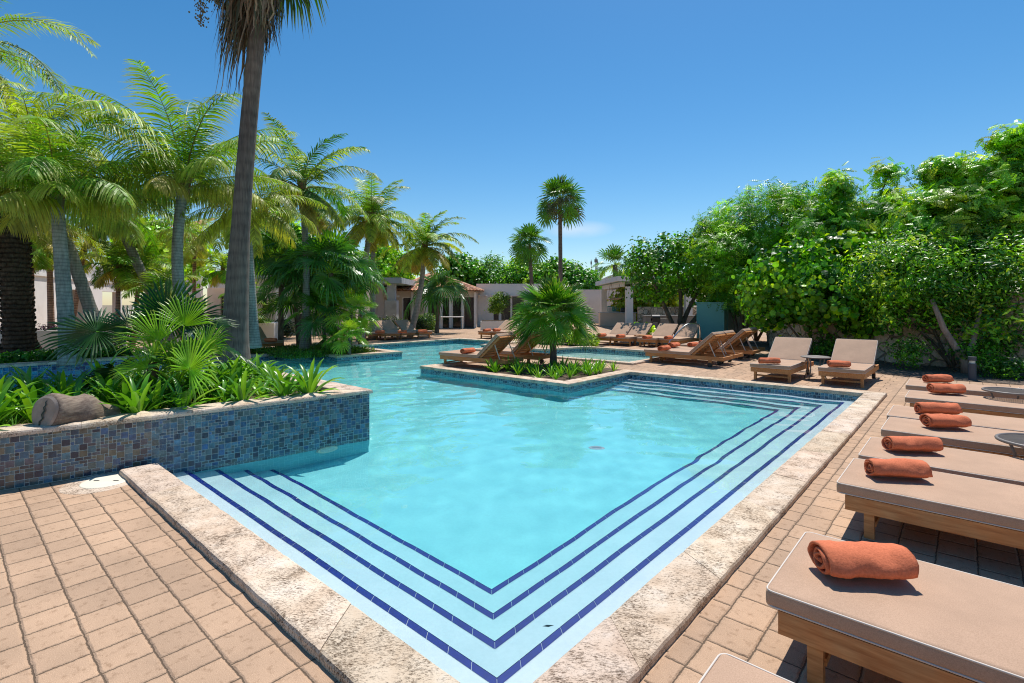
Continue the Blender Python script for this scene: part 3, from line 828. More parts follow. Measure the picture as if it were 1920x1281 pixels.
rows = [
    (lo, W(1.40, .60), DMB, 'taupe lounger nearest the camera at the bottom edge, only its foot corner showing'),
    (lo, W(2.62, .60), DMB, 'big near lounger with taupe cushion and orange teak rail, second along the poolside row'),
    (lo, W(4.28, .62), DMB, 'third lounger along the poolside row, nearer of the two pushed together behind the first gap'),
    (lo, W(5.11, .61), DMB, 'fourth lounger along the poolside row, its cushion touching the one before it'),
    (lo, W(6.22, .58), DMB, 'fifth lounger along the poolside row, beside the small round mesh table'),
    (lo, W(7.00, .61), DMB, 'sixth lounger along the poolside row, close behind the fifth'),
    (lo, W(8.44, .56), DMB, 'seventh lounger along the poolside row, with a round mesh table in front of it'),
    (lo, W(9.66, .64), DMB, 'last lounger of the poolside row, nearest the mulch bed'),
    (lo, W(10.65, 2.83), DA, 'lounger facing the pool corner, left of the grey-brown side table'),
    (lo, W(10.86, 1.70), DA, 'lounger facing the pool corner, raised back, right next to the planted stone wall'),
    (hi, W(12.1, 6.2) + AX * .36 - BX * .0, DMB, 'lounger side on beside the wading pool, its slatted back towards us, nearest of four'),
    (hi, W(12.1, 6.2) + AX * 1.16 + BX * .02, DMB, 'lounger tucked directly behind the nearest side-on one at the wading pool'),
    (hi, W(12.1, 6.2) + AX * 2.55 + BX * .0, DMB, 'third side-on lounger by the wading pool, standing behind a gap'),
    (hi, W(12.1, 6.2) + AX * 3.35 + BX * .1, DMB, 'farthest side-on lounger by the wading pool, close to the teal box'),
    (lo, W(16.05, 9.95), DA, 'lounger beyond the wading pool, nearest the centre fan palm'),
    (lo, W(16.15, 9.22), DA, 'lounger beyond the wading pool, second from the centre fan palm'),
    (lo, W(16.30, 8.28), DA, 'lounger beyond the wading pool, just behind the wooden side table'),
    (lo, W(16.50, 7.55), DA, 'lounger beyond the wading pool in tree shade, behind the steel handrail'),
    (lo, W(15.65, 15.55), DA, 'distant lounger at the far pool edge, before the white planter box'),
    (lo, W(15.80, 14.85), DA, 'distant lounger at the far pool edge, half hidden by the centre fan palm'),
    (hi, W(8.45, 9.62), DMB + R(7), 'lounger on the pool peninsula with dark slatted back and one towel, at the water edge'),
    (hi, W(9.60, 9.60), DMB + R(7), 'lounger on the pool peninsula in the shade of the fan palm, behind its twin'),
    (lo, W(11.85, 18.2) , DPB, 'shaded lounger at the far left pool edge, partly hidden by a green fan palm'),
    (lo, W(12.5, 17.65), DPB, 'shaded lounger at the far left pool edge, first of the three with a towel'),
    (lo, W(13.25, 17.62), DPB, 'shaded lounger at the far left pool edge, middle one with a towel'),
    (lo, W(14.15, 17.60), DPB, 'shaded lounger at the far left pool edge, in front of the round white-flecked bush'),
    (lo, W(6.98, 16.3), DPB, 'shaded grey lounger just right of the big palm trunk'),
    (lo, W(6.20, 16.35), DPB, 'shaded grey lounger mostly hidden behind the big palm trunk'),
]
seen = set(); LG = []
for src, p, rz, lab in rows:
    LG.append(place(src, id(src) in seen, p, rz, lab, GR)); seen.add(id(src))

# ------------------------------------------------------------------ rolled towels
def make_towel(seed, ln=.36, ro=.080):
    r_ = random.Random(seed); turns = 3.2; n = 84; th = .011
    mb = MB(); m_ = 26
    rows_ = []
    for k in range(m_):
        x = -ln / 2 + ln * k / (m_ - 1)
        e = 1 - .06 * max(0, abs(x) / (ln / 2) - .85) / .15
        outer, inner = [], []
        for i in range(n + 1):
            t = i / n; a = t * turns * 2 * math.pi + 2.2
            rad = (.012 + (ro - .012) * t) * e
            rad *= 1 + .05 * math.sin(a * 2 + x * 7 + seed) * t + .13 * noise.noise(Vector((x * 9, math.cos(a) * 1.3 * t, math.sin(a) * 1.3 * t + seed * 3))) + .05 * (1 - abs(noise.noise(Vector((x * 16 + a * 1.2, seed * 2.3, a * .7)))) * 3)
            xx = x + .007 * math.sin(a * 1.5 + seed) * (1 if abs(x) > ln * .45 else 0)
            for lst, rr in ((outer, rad), (inner, max(.003, rad - th))):
                lst.append((xx, math.cos(a) * rr * 1.14, math.sin(a) * rr * .84))
        rows_.append(outer + inner)
    v = np.array(rows_).reshape(-1, 3); K = 2 * (n + 1); q = []
    for k in range(m_ - 1):
        for i in range(n):
            q.append([k * K + i, k * K + i + 1, (k + 1) * K + i + 1, (k + 1) * K + i])
            q.append([k * K + n + 1 + i, (k + 1) * K + n + 1 + i, (k + 1) * K + n + 2 + i, k * K + n + 2 + i])
        q.append([k * K + n, k * K + 2 * n + 1, (k + 1) * K + 2 * n + 1, (k + 1) * K + n])
    for k in (0, m_ - 1):
        for i in range(n): q.append([k * K + i, k * K + n + 1 + i, k * K + n + 2 + i, k * K + i + 1])
    v[:, 2] = np.maximum(v[:, 2], -ro * .80)
    v[:, 2] += ro * .80
    mb.add(v, q)
    return mb.build('rolled_towel', M['towel'], smooth=True)
tv = [make_towel(s, ln=l_, ro=r_0) for s, l_, r_0 in ((1, .345, .086), (4, .34, .080), (9, .36, .078), (13, .33, .084), (17, .37, .080))]
twl = [
    (1622, 1087, .335, -4, 'rolled orange towel on the big near lounger, largest in view'), (1688, 900, .335, -8, 'rolled orange towel on the third poolside lounger'),
    (1716, 850, .335, -6, 'rolled orange towel on the fourth poolside lounger'), (1776, 805, .335, -5, 'rolled orange towel on the fifth poolside lounger'),
    (1762, 779, .335, -10, 'rolled orange towel on the sixth poolside lounger'), (1777, 740, .335, -14, 'rolled orange towel on the seventh poolside lounger'),
    (1761, 719, .335, -4, 'rolled orange towel on the last lounger of the poolside row'),
    (1444, 683, .335, -12, 'rolled orange towel on the lounger left of the grey-brown side table'), (1574.5, 690, .335, -14, 'rolled orange towel on the lounger beside the planted stone wall'),
    (1246, 658, .335, 40, 'rolled orange towel on the nearest side-on lounger by the wading pool'), (1264, 652, .335, 40, 'rolled orange towel on the second side-on lounger by the wading pool'),
    (1300, 650.5, .335, 40, 'rolled orange towel on the third side-on lounger by the wading pool'), (1321, 646, .335, 40, 'rolled orange towel on the farthest side-on lounger by the wading pool'),
    (1128.5, 632, .335, 42, 'rolled orange towel on the lounger nearest the centre fan palm, beyond the wading pool'), (1164, 634, .335, 42, 'rolled orange towel on the second lounger beyond the wading pool'),
    (1214, 636.5, .335, 42, 'rolled orange towel on the lounger behind the wooden side table'), (1254, 637, .335, 42, 'rolled orange towel behind the steel handrail'),
    (913, 622, .335, 45, 'tiny rolled towel on the left one of the distant lounger pair'), (931, 622, .335, 45, 'tiny rolled towel on the distant lounger beside the fan palm'),
    (877, 663, .335, 48, 'rolled orange towel on the peninsula lounger'),
    (712, 626, .335, 10, 'rolled towel on the first of the three shaded loungers by the far left edge'), (754, 625.5, .335, 10, 'rolled towel on the middle shaded lounger by the far left edge'),
    (792.5, 624, .335, 5, 'rolled towel on the shaded lounger before the white-flecked bush'), (507, 642, .335, 5, 'rolled orange towel on the lounger right of the big palm trunk'), (464, 645, .335, 5, 'rolled orange towel peeping out beside the big palm trunk'),
]
su = set()
for k, (u, v, z, rz, lab) in enumerate(twl):
    i = k % 5; src = tv[i]
    o = src if i not in su else copy_tree(src); su.add(i)
    D = FPX * (EYE - .332) / (v - HY); p = at(u, v, .332)
    o.location = p + Vector((0, .03, 0)); o.rotation_euler = (0, 0, R(rz))
    tag(o, lab, 'towel', 'rolled towels on the loungers')
    if v < 630: o.scale = (1.0, 1.0, 1.0)

# ------------------------------------------------------------------ side tables
def table(p, r, h, label, mat=None, legs=3, mesh=True):
    t = thing('side_table', label, 'side table', p, 0, 'side tables between the loungers')
    mat = mat or M['metal_grey']
    mb = MB(); a = np.linspace(0, 2 * np.pi, 41)
    mb.tube([(math.cos(x) * r, math.sin(x) * r, h) for x in a], .013, 8, cap=False)
    t_rim = mb.build('rim', mat, t, smooth=True)
    mb = MB()
    if mesh:
        k = -r + .02
        while k < r - .01:
            L_ = math.sqrt(max(0, (r * .98) ** 2 - k * k))
            mb.bx(-L_, L_, k - .004, k + .004, h - .003, h + .003); mb.bx(k - .004, k + .004, -L_, L_, h - .0075, h - .0035)
            k += .022
    else:
        disc(mb, r, h + .008, 40); disc(mb, r, h - .008, 40)
    mb.build('table_top', mat, t)
    for k in range(legs):
        an = 2 * math.pi * k / legs + .5
        c, s = math.cos(an), math.sin(an)
        mb = MB(); mb.tube([(c * r * .75, s * r * .75, h - .01), (c * r * .62, s * r * .62, h * .75), (c * r * .66, s * r * .66, h * .35), (c * r * .9, s * r * .9, 0)], .011, 8); mb.build('leg', mat, t, smooth=True)
    return t
table(W(8.75, -.42), .27, .43, 'round mesh-topped metal table in front of the seventh poolside lounger')
table(W(5.66, -.45), .27, .43, 'round mesh-topped metal table cut by the right edge, between fourth and fifth loungers')
table(at(1529, 711), .25, .44, 'round grey-brown metal table between the two loungers facing the pool corner', mesh=False, legs=4)
# small wooden table
t = thing('side_table', 'low slatted wooden table between two loungers beyond the wading pool', 'side table', W(16.9, 8.75), PHI, 'side tables between the loungers')
mb = MB()
for k in range(5): mb.bx(-.22, .22, -.22 + k * .09, -.15 + k * .09, .36, .38)
mb.build('table_top', M['teak'], t)
for sx in (-1, 1):
    for sy in (-1, 1):
        mb = MB(); mb.bx(sx * .18 - .02, sx * .18 + .02, sy * .18 - .02, sy * .18 + .02, 0, .36); mb.build('leg', M['teak'], t)

# ------------------------------------------------------------------ handrail, box, bollards
P0, P1 = at(1254, 655), at(1312.5, 652)
mb = MB(); d = (P1 - P0); u_ = d.normalized()
def rp(t, z): return P0 + d * t + Vector((0, 0, z))
h_ = [(0, 0), (0, .15), (.03, .25), (.28, .55), (.45, .72), (.55, .80), (.65, .83), (.85, .83), (.93, .81), (.985, .72), (1, .6), (1, 0)]
pts = [rp(t_, z) for t_, z in h_]
mb.tube(pts, .021, 12); o = mb.build('pool_handrail', M['steel'], smooth=True); tag(o, 'bent stainless steel handrail at the wading pool', 'handrail')
for q in (P0, P1):
    mb = MB(); mb.tube([q + Vector((0, 0, 0)), q + Vector((0, 0, .02))], .045, 16); mb.build('base_ring', M['steel'], o)
bx0 = at(1306, 642.5)
t = thing('equipment_box', 'teal painted square enclosure beside the dark trees, waist to head high', 'enclosure', bx0, DMB)
mb = MB(); mb.bx(0, 1.05, 0, 2.6, 0, 1.52); mb.build('wall', M['teal'], t)
mb = MB(); mb.bx(-.03, 1.08, -.03, 2.63, 1.522, 1.565); mb.build('lid', M['teal'], t)
mb = MB(); mb.bx(1.052, 1.062, .35, 1.15, .05, 1.40); dd = mb.build('door', M['teal'], t)
mb = MB(); mb.bx(1.064, 1.085, 1.0, 1.05, .7, .8); mb.build('handle', M['black'], dd)
for k, (u, v, h, r, lab) in enumerate([(1823, 713, .46, .065, 'slate blue bollard lamp at the foot of the forked trunk'), (1556, 668, .40, .06, 'slate blue bollard lamp behind the two loungers facing the pool corner')]):
    p = at(u, v); t = thing('bollard_lamp', lab, 'bollard', p, 0, 'bollard lamps in the mulch bed')
    mb = MB(); mb.tube([(0, 0, 0), (0, 0, h * .72)], r, 20); mb.build('post', M['bollard'], t, smooth=False)
    mb = MB(); mb.tube([(0, 0, h * .72), (0, 0, h * .84)], r * .72, 18); mb.build('lens', M['lens'], t)
    mb = MB(); mb.tube([(0, 0, h * .84), (0, 0, h)], r * 1.02, 20); mb.build('cap', M['bollard'], t)

# stump with a split face
top = Vector((-3.98, 4.36, .575)); dr_ = Vector((.24, .93, -.20)).normalized()
t = thing('tree_stump', 'sawn grey-brown palm stump with a dark crack, lying at the planter edge', 'stump', (top.x, top.y, .42), 0)
p0 = top - Vector((top.x, top.y, .42))
mb = MB(); K_ = 16
path = [p0 + dr_ * (.50 * k / K_) + Vector((.10 * (k / K_) ** 2, 0, -.05 * (k / K_) ** 2)) for k in range(K_ + 1)]
rad = [.150 + .012 * math.sin(k * .9) + (.02 * k / K_ if k < 8 else .02 - .085 * ((k - 8) / 8) ** 1.3) for k in range(K_ + 1)]
mb.tube(path, rad, 40, jit=.02); mb.build('bark', M['stump'], t, smooth=True)
ax = -dr_
mb = MB()
up = Vector((0, 0, 1)); up = (up - ax * up.dot(ax)).normalized(); sd = ax.cross(up)
ringp = [path[0] + ax * .006 + sd * (math.cos(a) * .150 * (1 + .03 * math.sin(3 * a))) + up * (math.sin(a) * .146 * (1 + .03 * math.cos(2 * a))) for a in np.linspace(0, 2 * math.pi, 41)[:-1]]
inn = [path[0] + ax * .012 + (q - path[0]) * .86 for q in ringp]
mb.add([tuple(q) for q in ringp + inn] + [tuple(path[0] + ax * .010)], [[k, (k + 1) % 40, 40 + (k + 1) % 40, 40 + k] for k in range(40)], [[40 + k, 40 + (k + 1) % 40, 80] for k in range(40)])
mb.build('cut_face', M['cut'], t)
mb = MB()
cr = [(-.02, .105), (-.005, .085), (-.016, .06), (.002, .04), (-.014, .015), (.006, -.02), (-.012, -.05), (.014, -.08), (.006, -.125)]
wd = [.002, .006, .007, .009, .010, .009, .008, .009, .006]
vv = []
for (x, y), w_ in zip(cr, wd):
    for s in (-1, 1): vv.append(path[0] + ax * .022 + sd * (x + s * w_) + up * y)
mb.add([tuple(q) for q in vv], [[2 * k, 2 * k + 1, 2 * k + 3, 2 * k + 2] for k in range(len(cr) - 1)]); mb.build('crack', M['black'], t)

# ------------------------------------------------------------------ leaves, fronds, crowns
def unit(v): return v / (np.linalg.norm(v, axis=-1, keepdims=True) + 1e-9)
def strips(mb, P, side, wid, col):
    """P (n,k,3) centre lines, side (n,3) or (n,k,3), wid (n,k): ribbons with a raised fold left out"""
    n, k = P.shape[:2]
    if side.ndim == 2: side = side[:, None, :]
    Lf, Rt = P - side * wid[..., None] / 2, P + side * wid[..., None] / 2
    v = np.stack([Lf, Rt], 2).reshape(-1, 3)
    b = (np.arange(n) * k * 2)[:, None] + (np.arange(k - 1) * 2)[None, :]
    q = np.stack([b, b + 1, b + 3, b + 2], -1).reshape(-1, 4)
    c = np.repeat(col[:, None, :], k * 2, axis=1).reshape(-1, 3) if col.ndim == 2 else np.repeat(col, 2, axis=1).reshape(-1, 3)
    mb.add(v, q, col=c)

def frond(mb, o, az, el, L, droop, ll=.55, n=42, lw=.035, hang=.3, col=(.06, .17, .02), tipcol=None, wind=(0, 0), rw=.016, twist=0.0, seed=0, mbr=None, sparse=0.0):
    r_ = np.random.default_rng(seed)
    K = 22
    t = np.linspace(0, 1, K)
    pit = el - droop * t ** 1.25
    h = np.cos(pit); zz = np.sin(pit)
    d = np.stack([np.cos(az) * h + wind[0] * t * .6, np.sin(az) * h + wind[1] * t * .6, zz], 1); d = unit(d)
    P = np.vstack([[0, 0, 0], np.cumsum(d[:-1] * L / (K - 1), axis=0)]) + np.array(o)
    rc = np.array([.30, .28, .06]) * (1.2 if col[0] > .1 else .8)
    (mbr or mb).tube(P, np.linspace(rw, .003, K), 4, col=rc, cap=False)
    ts = np.linspace(.13, .985, n) + r_.normal(0, .004, n)
    ts = np.clip(ts, .1, .995)
    base = np.stack([np.interp(ts, t, P[:, i]) for i in range(3)], 1)
    tan = unit(np.stack([np.interp(ts, t, d[:, i]) for i in range(3)], 1))
    sd = unit(np.cross(tan, np.array([0, 0, 1.0])) + 1e-5)
    up = np.cross(sd, tan)
    for s in (-1, 1):
        if sparse:
            keep = r_.random(n) > sparse
        else: keep = np.ones(n, bool)
        m = keep.sum()
        prof = (.45 + .55 * np.sin(np.pi * np.clip(ts, 0, 1) ** .8)) * ll * r_.uniform(.85, 1.1, n)
        prof *= np.where(ts > .85, 1 - (ts - .85) * 3, 1)
        fwd = .45 + .55 * ts
        v = unit(sd * s * (1.0) + tan * fwd[:, None] + up * (.22 - hang * .7 + r_.normal(0, .17, n))[:, None] + np.array([wind[0], wind[1], -hang * .5]) * .6 + twist * up)
        K2 = 4
        q = np.linspace(0, 1, K2)
        dd = np.zeros((n, K2, 3)); cur = base.copy(); dd[:, 0] = cur
        dv = v.copy()
        for k in range(1, K2):
            cur = cur + dv * (prof / (K2 - 1))[:, None]; dd[:, k] = cur
            dv = unit(dv + np.array([wind[0] * .3, wind[1] * .3, -(.16 + hang * .55)]) * r_.uniform(.7, 1.4, n)[:, None])
        sdir = unit(np.cross(v, up) + up * .25 * r_.normal(0, 1, n)[:, None])
        wd = np.stack([np.full(n, lw * .45), np.full(n, lw * .8), np.full(n, lw * .6), np.full(n, lw * .06)], 1)
        c = np.array(col)[None, :] * r_.uniform(.5, 1.6, (n, 1))
        cc = np.repeat(c[:, None, :], K2, axis=1)
        if tipcol is not None:
            mixf = (q ** 1.5)[None, :, None] * np.clip(.35 + ts, 0, 1)[:, None, None]
            cc = cc * (1 - mixf) + np.array(tipcol) * mixf
        strips(mb, dd[keep], sdir[keep], wd[keep], cc[keep])

G1, G2, G3 = (.05, .18, .010), (.13, .33, .014), (.32, .50, .03)
YL, YO = (.55, .52, .07), (.62, .44, .09)
def pinnate_crown(mb, o, n=22, L=2.6, seed=0, ll=.55, nl=40, lw=.035, elo=-25, ehi=82, wind=(0, 0), yellow=.3, mbr=None, base=G2, dr=1.25, azr=None, hang=.3):  # noqa
    r_ = np.random.default_rng(seed)
    for k in range(n):
        f = k / (n - 1)
        az = k * 2.39996 + r_.normal(0, .2)
        if azr: az = azr[0] + (azr[1] - azr[0]) * ((k * .618) % 1)
        el = R(ehi - (ehi - elo) * f ** .9 + r_.normal(0, 5))
        dp = dr * (.55 + .75 * (1 - abs(f - .35)) + r_.normal(0, .12)) * (1 if f < .75 else .8)
        ll_ = L * (.62 + .42 * math.sin(math.pi * min(1, f + .18)) + r_.normal(0, .04))
        yel = max(0, (f - (1 - yellow * 1.1)) / (yellow * 1.1 + 1e-6)) * .8 if yellow > 0 else 0
        c = np.array(base if r_.random() < .6 else (G1 if r_.random() < .6 else G3))
        c = c * (1 - yel) + np.array(YL if r_.random() < .6 else YO) * yel * r_.uniform(.6, 1.0)
        frond(mb, o, az, el, ll_, dp, ll * r_.uniform(.85, 1.1), nl, lw, hang=hang * (.5 + f), col=c, tipcol=tuple(np.array(c) * .35 + np.array(YL) * .65) if r_.random() < .55 + yellow else None, wind=wind, seed=int(seed * 100 + k), mbr=mbr, rw=.006 * L)

def fan_leaf(mb, o, d, Rl, n=34, span=300, col=G1, tip=None, droop=.25, seed=0, join=.33, fold=.18, up0=None, tw=.0, w=1.0):
    r_ = np.random.default_rng(seed)
    d = unit(np.array(d, float)); up = np.array([0, 0, 1.0]) if up0 is None else np.array(up0, float)
    sd = unit(np.cross(d, up)); nn = unit(np.cross(sd, d))
    sd = unit(sd * math.cos(tw) + nn * math.sin(tw)); nn = np.cross(sd, d)
    th = np.linspace(-R(span / 2), R(span / 2), n); dth = th[1] - th[0]
    V, T, C = [], [], []
    c0 = np.array(col)
    for i, a in enumerate(th):
        def ray(a_, r, lift=0.0, dz=0.0):
            v = (d * math.cos(a_) + sd * math.sin(a_)) * r * Rl + nn * (lift + fold * (abs(math.sin(a_)) * r) ** 1.3 * Rl * 1.0)
            v = v + np.array([0, 0, -dz]); return np.array(o) + v
        rt = (.80 + .2 * math.cos(a)) * r_.uniform(.9, 1.05)
        jn = join * rt
        h = dth / 2
        b = len(V)
        dz1 = droop * Rl * .12; dz2 = droop * Rl * (.35 + .25 * r_.random()); dz3 = droop * Rl * (.8 + .6 * r_.random())
        jit = r_.normal(0, .025)
        ws = w
        V += [ray(a, .02), ray(a - h, jn, 0, dz1 * .4), ray(a, jn, .012 * Rl * 2, dz1 * .4), ray(a + h, jn, 0, dz1 * .4),
              ray(a + jit - h * .55 * ws, rt * .76, 0, dz2 * .6), ray(a + jit, rt * .76, .02 * Rl, dz2 * .6), ray(a + jit + h * .55 * ws, rt * .76, 0, dz2 * .6), ray(a + jit * 2, rt, 0, dz3)]
        T += [[b, b + 1, b + 2], [b, b + 2, b + 3], [b + 1, b + 4, b + 5], [b + 1, b + 5, b + 2], [b + 2, b + 5, b + 6], [b + 2, b + 6, b + 3], [b + 4, b + 7, b + 5], [b + 5, b + 7, b + 6]]
        k = r_.uniform(.8, 1.2); cc = c0 * k; ct = cc if tip is None else cc * .4 + np.array(tip) * .6
        C += [cc * 1.2, cc, cc, cc, cc, cc, cc, ct]
    mb.add(np.array(V), tris=T, col=np.array(C))
def fan_crown(mb, o, n=22, pet=.5, Rl=.55, seed=0, elo=-35, ehi=85, col=G1, tip=None, droop=.3, nseg=30, mbr=None, span=290, cols=None, azr=None, pr=.009, w=1.0, dd=0.0):
    r_ = np.random.default_rng(seed)
    for k in range(n):
        f = k / max(1, n - 1)
        az = k * 2.39996 + r_.normal(0, .15)
        if azr: az = azr[0] + (azr[1] - azr[0]) * ((k * .618) % 1)
        el = R(ehi - (ehi - elo) * f ** .95 + r_.normal(0, 5))
        pl = pet * r_.uniform(.85, 1.15) * (.75 + .3 * f)
        d = np.array([math.cos(az) * math.cos(el), math.sin(az) * math.cos(el), math.sin(el)])
        mid = np.array(o) + d * pl * .55 + np.array([0, 0, .03 * pl]); end = np.array(o) + d * pl + np.array([0, 0, -.10 * pl - dd * pl * f])
        (mbr or mb).tube([o, mid, end], [pr * 1.5, pr, pr * .7], 5, col=np.array(G3) * 1.1, cap=False)
        dl = unit(end - mid + np.array([0, 0, -.25 * pl * f]))
        c = np.array(col) if cols is None else np.array(cols[int(r_.random() * len(cols))])
        up0 = None
        if abs(dl[2]) > .9: up0 = (math.cos(az + 2), math.sin(az + 2), .3)
        fan_leaf(mb, end, dl, Rl * r_.uniform(.85, 1.1), nseg, span, c, tip, droop * (.6 + .8 * f), int(seed * 77 + k), tw=r_.normal(0, .35), up0=up0, w=w)

def trunk_path(p0, p1, bow=(0, 0), n=14):
    p0, p1 = np.array(p0, float), np.array(p1, float); t = np.linspace(0, 1, n)[:, None]
    q = p0 + (p1 - p0) * t
    return q + np.array([bow[0], bow[1], 0]) * (np.sin(np.pi * t) + 0)
def palm_trunk(parent, p0, p1, r0, r1, mat, bow=(0, 0), n=40, flare=1.5, jit=.03, sides=18):
    mb = MB(); P = trunk_path(p0, p1, bow, n); t = np.linspace(0, 1, n)
    rad = r0 + (r1 - r0) * t + r0 * (flare - 1) * np.exp(-t * 12)
    rad = rad * (1 + .025 * np.sin(np.arange(n) * 2.1))
    mb.tube(P, rad, sides, jit=jit * .25); return mb.build('trunk', mat, parent, smooth=True)
def root(name, label, cat, p, group=None): return thing(name, label, cat, p, 0, group)
def local(p, t): return tuple(Vector(p) - t.location)

PG = 'coconut palms round the pool'
def coconut(label, base, top, L, seed, r=.13, n=22, nl=40, lw=.035, ll=.5, wind=(0, 0), yellow=.3, bow=(0, 0), fruit=False, mat='coco', ehi=82, elo=-30, base_c=G2, group=PG, name='coconut_palm', hang=.3, dr=1.25):
    t = root(name, label, 'palm tree', base, group)
    b, tp = (0, 0, 0), local(top, t)
    palm_trunk(t, b, tp, r, r * .72, M[mat], bow, sides=16 if r > .1 else 10, n=36 if L > 2 else 18)
    mb = MB(); tq = tuple(np.array(tp) + np.array([0, 0, -.05]))
    # crownshaft fibres and leaf bases
    for k in range(14):
        a = k * 2.4; mb.tube([(tq[0] + math.cos(a) * r * .5, tq[1] + math.sin(a) * r * .5, tq[2] - .12), (tq[0] + math.cos(a) * r * 1.1, tq[1] + math.sin(a) * r * 1.1, tq[2] + .28)], [r * .34, r * .16], 6, col=(.22, .22, .05) if k % 2 else (.25, .15, .06))
    pinnate_crown(mb, tq, n, L, seed, ll, nl, lw, elo, ehi, wind, yellow, base=base_c, hang=hang, dr=dr)
    mb.build('crown', M['frond'], t)
    if fruit:
        rr = random.Random(seed)
        for k in range(9):
            a = rr.uniform(0, 6.28); mb = MB(); q = (tq[0] + math.cos(a) * r * 1.7, tq[1] + math.sin(a) * r * 1.7, tq[2] - rr.uniform(.05, .4))
            s_ = r * .62
            mb.tube([(q[0], q[1], q[2] - s_), (q[0], q[1], q[2] - s_ * .7), (q[0], q[1], q[2]), (q[0], q[1], q[2] + s_ * .7), (q[0], q[1], q[2] + s_)], [.01, s_ * .7, s_, s_ * .7, .01], 10)
            mb.build('coconut', M['orange'], t, smooth=True)
    return t
GZ = .40
def gp(u, v, z=0.0): return at(u, v, z)

# ---- the big palm with its skirt of dead leaves
b0 = Vector((-4.83, 8.85, GZ))
t = root('skirted_fan_palm', 'towering palm with thick grey-brown trunk and a hanging skirt of dead leaves', 'palm tree', b0)
mb = MB(); n = 60; tt = np.linspace(0, 1, n)
P = np.stack([.02 + .08 * tt + .44 * tt ** 1.6, 0 * tt, tt * 6.9], 1)
rad = .152 - .03 * tt + .085 * np.exp(-tt * 7) + .05 * np.exp(-tt * 26) + .03 * np.sin(np.clip((tt - .0) * 9, 0, 3.14)) * .6
mb.tube(P, rad, 32, jit=.003); mb.build('trunk', M['wash'], t, smooth=True)
tp = P[-1] + np.array([0, 0, .35])
mb = MB(); r_ = np.random.default_rng(5); N = 620
az = r_.uniform(0, 6.283, N); rr = .17 + .30 * r_.random(N) ** 1.2
z0 = tp[2] - .3 - r_.random(N) * .9
left = (np.cos(az) < -.1)
ln = r_.uniform(.4, 1.0, N) + left * r_.random(N) ** 1.5 * .95
K = 6; q = np.linspace(0, 1, K)
cx = tp[0] - .03 + np.cos(az) * rr * .9 - .12; cy = np.sin(az) * rr * .9
D = np.zeros((N, K, 3))
D[:, :, 0] = cx[:, None] + np.cos(az)[:, None] * .10 * q - .10 * (tt[0] + q) * left[:, None] + r_.normal(0, .02, (N, K)) - .08 * q
D[:, :, 1] = cy[:, None] + np.sin(az)[:, None] * .10 * q + r_.normal(0, .02, (N, K))
D[:, :, 2] = z0[:, None] + .25 - q[None, :] * ln[:, None]
sdv = unit(np.stack([-np.sin(az), np.cos(az), r_.normal(0, .3, N)], 1))
wd = np.repeat(np.array([[.03, .045, .04, .03, .02, .004]]), N, 0) * r_.uniform(.5, 1.2, (N, 1))
cc = np.array([(.26, .16, .09), (.40, .28, .17), (.14, .09, .06), (.34, .25, .18), (.10, .10, .05)])[r_.integers(0, 5, N)] * r_.uniform(.6, 1.2, (N, 1))
strips(mb, D, sdv, wd, cc); mb.build('dead_leaf_skirt', M['dead'], t)
mb = MB()
fan_crown(mb, tuple(tp + np.array([0, 0, .35])), 30, .62, .70, 31, -48, 80, G1, (.3, .28, .05), .45, 34, cols=[G1, G1, G2, (.05, .09, .02)], pr=.016)
mb.build('crown', M['fan'], t)
mb = MB(); r_ = np.random.default_rng(8)
for (fx, fy, fz, fl_) in ((-1.0, -.15, -.80, .62), (-.66, -.25, -.75, .4)):
    c0 = tp + np.array([fx, fy, fz])
    mb.tube([tp + np.array([0, 0, .1]), tp + np.array([fx * .6, fy * .6, .12]), c0, c0 + np.array([-.02, 0, -fl_])], [.012, .01, .008, .004], 5)
    for k in range(150):
        q = c0 + np.array([r_.normal(0, .05), r_.normal(0, .05), -fl_ * r_.random()]); s_ = r_.uniform(.012, .022)
        mb.box(tuple(q), (s_, s_, s_), rz=r_.random())
mb.build('fruit_bunch', M['fruit'], t)

# ---- left group of palms
coconut('coconut palm leaning right, grey ringed trunk behind the near fan palms, wide arching fronds', gp(283, 668, .42) + Vector((.25, 1.2, -.4)), atD(343, 352, 10.9), 3.1, 11, r=.135, n=26, nl=68, lw=.033, ll=.74, bow=(-.28, 0), yellow=.45, hang=.65, elo=8, dr=1.12, ehi=86)
coconut('coconut palm with straight pale trunk in the back bed, yellowing low fronds', at(131, 684, .40) , atD(106, 372, 9.2), 2.4, 12, r=.13, n=24, nl=64, lw=.032, ll=.70, yellow=.4, hang=.6, elo=8, dr=1.2)
# date palm
bp = at(38, 660, .40); tp = atD(22, 395, 10.6)
t = root('date_palm', 'fat dark date palm trunk rough with old leaf stubs at the left edge', 'palm tree', bp)
tl = np.array(local(tp, t)); palm_trunk(t, (0, 0, 0), tuple(tl), .26, .23, M['date'], n=40, flare=1.35, jit=.06, sides=22)
mb = MB(); r_ = random.Random(2)
for k in range(230):
    f = k / 230; a = k * 2.39996; rad = .25 - .02 * f + (.07 if f < .06 else 0); p = tl * f
    c, s = math.cos(a), math.sin(a)
    mb.tube([(p[0] + c * rad * .9, p[1] + s * rad * .9, p[2] - .02), (p[0] + c * (rad + .035), p[1] + s * (rad + .035), p[2] + .03), (p[0] + c * (rad + .05), p[1] + s * (rad + .05), p[2] + .06)], [.045, .036, .006], 5)
mb.build('leaf_stubs', M['date'], t)
mb = MB(); pinnate_crown(mb, tuple(tl), 36, 2.7, 21, .42, 84, .020, -20, 84, yellow=.32, base=G1, hang=.12, dr=1.35); mb.build('crown', M['frond'], t)
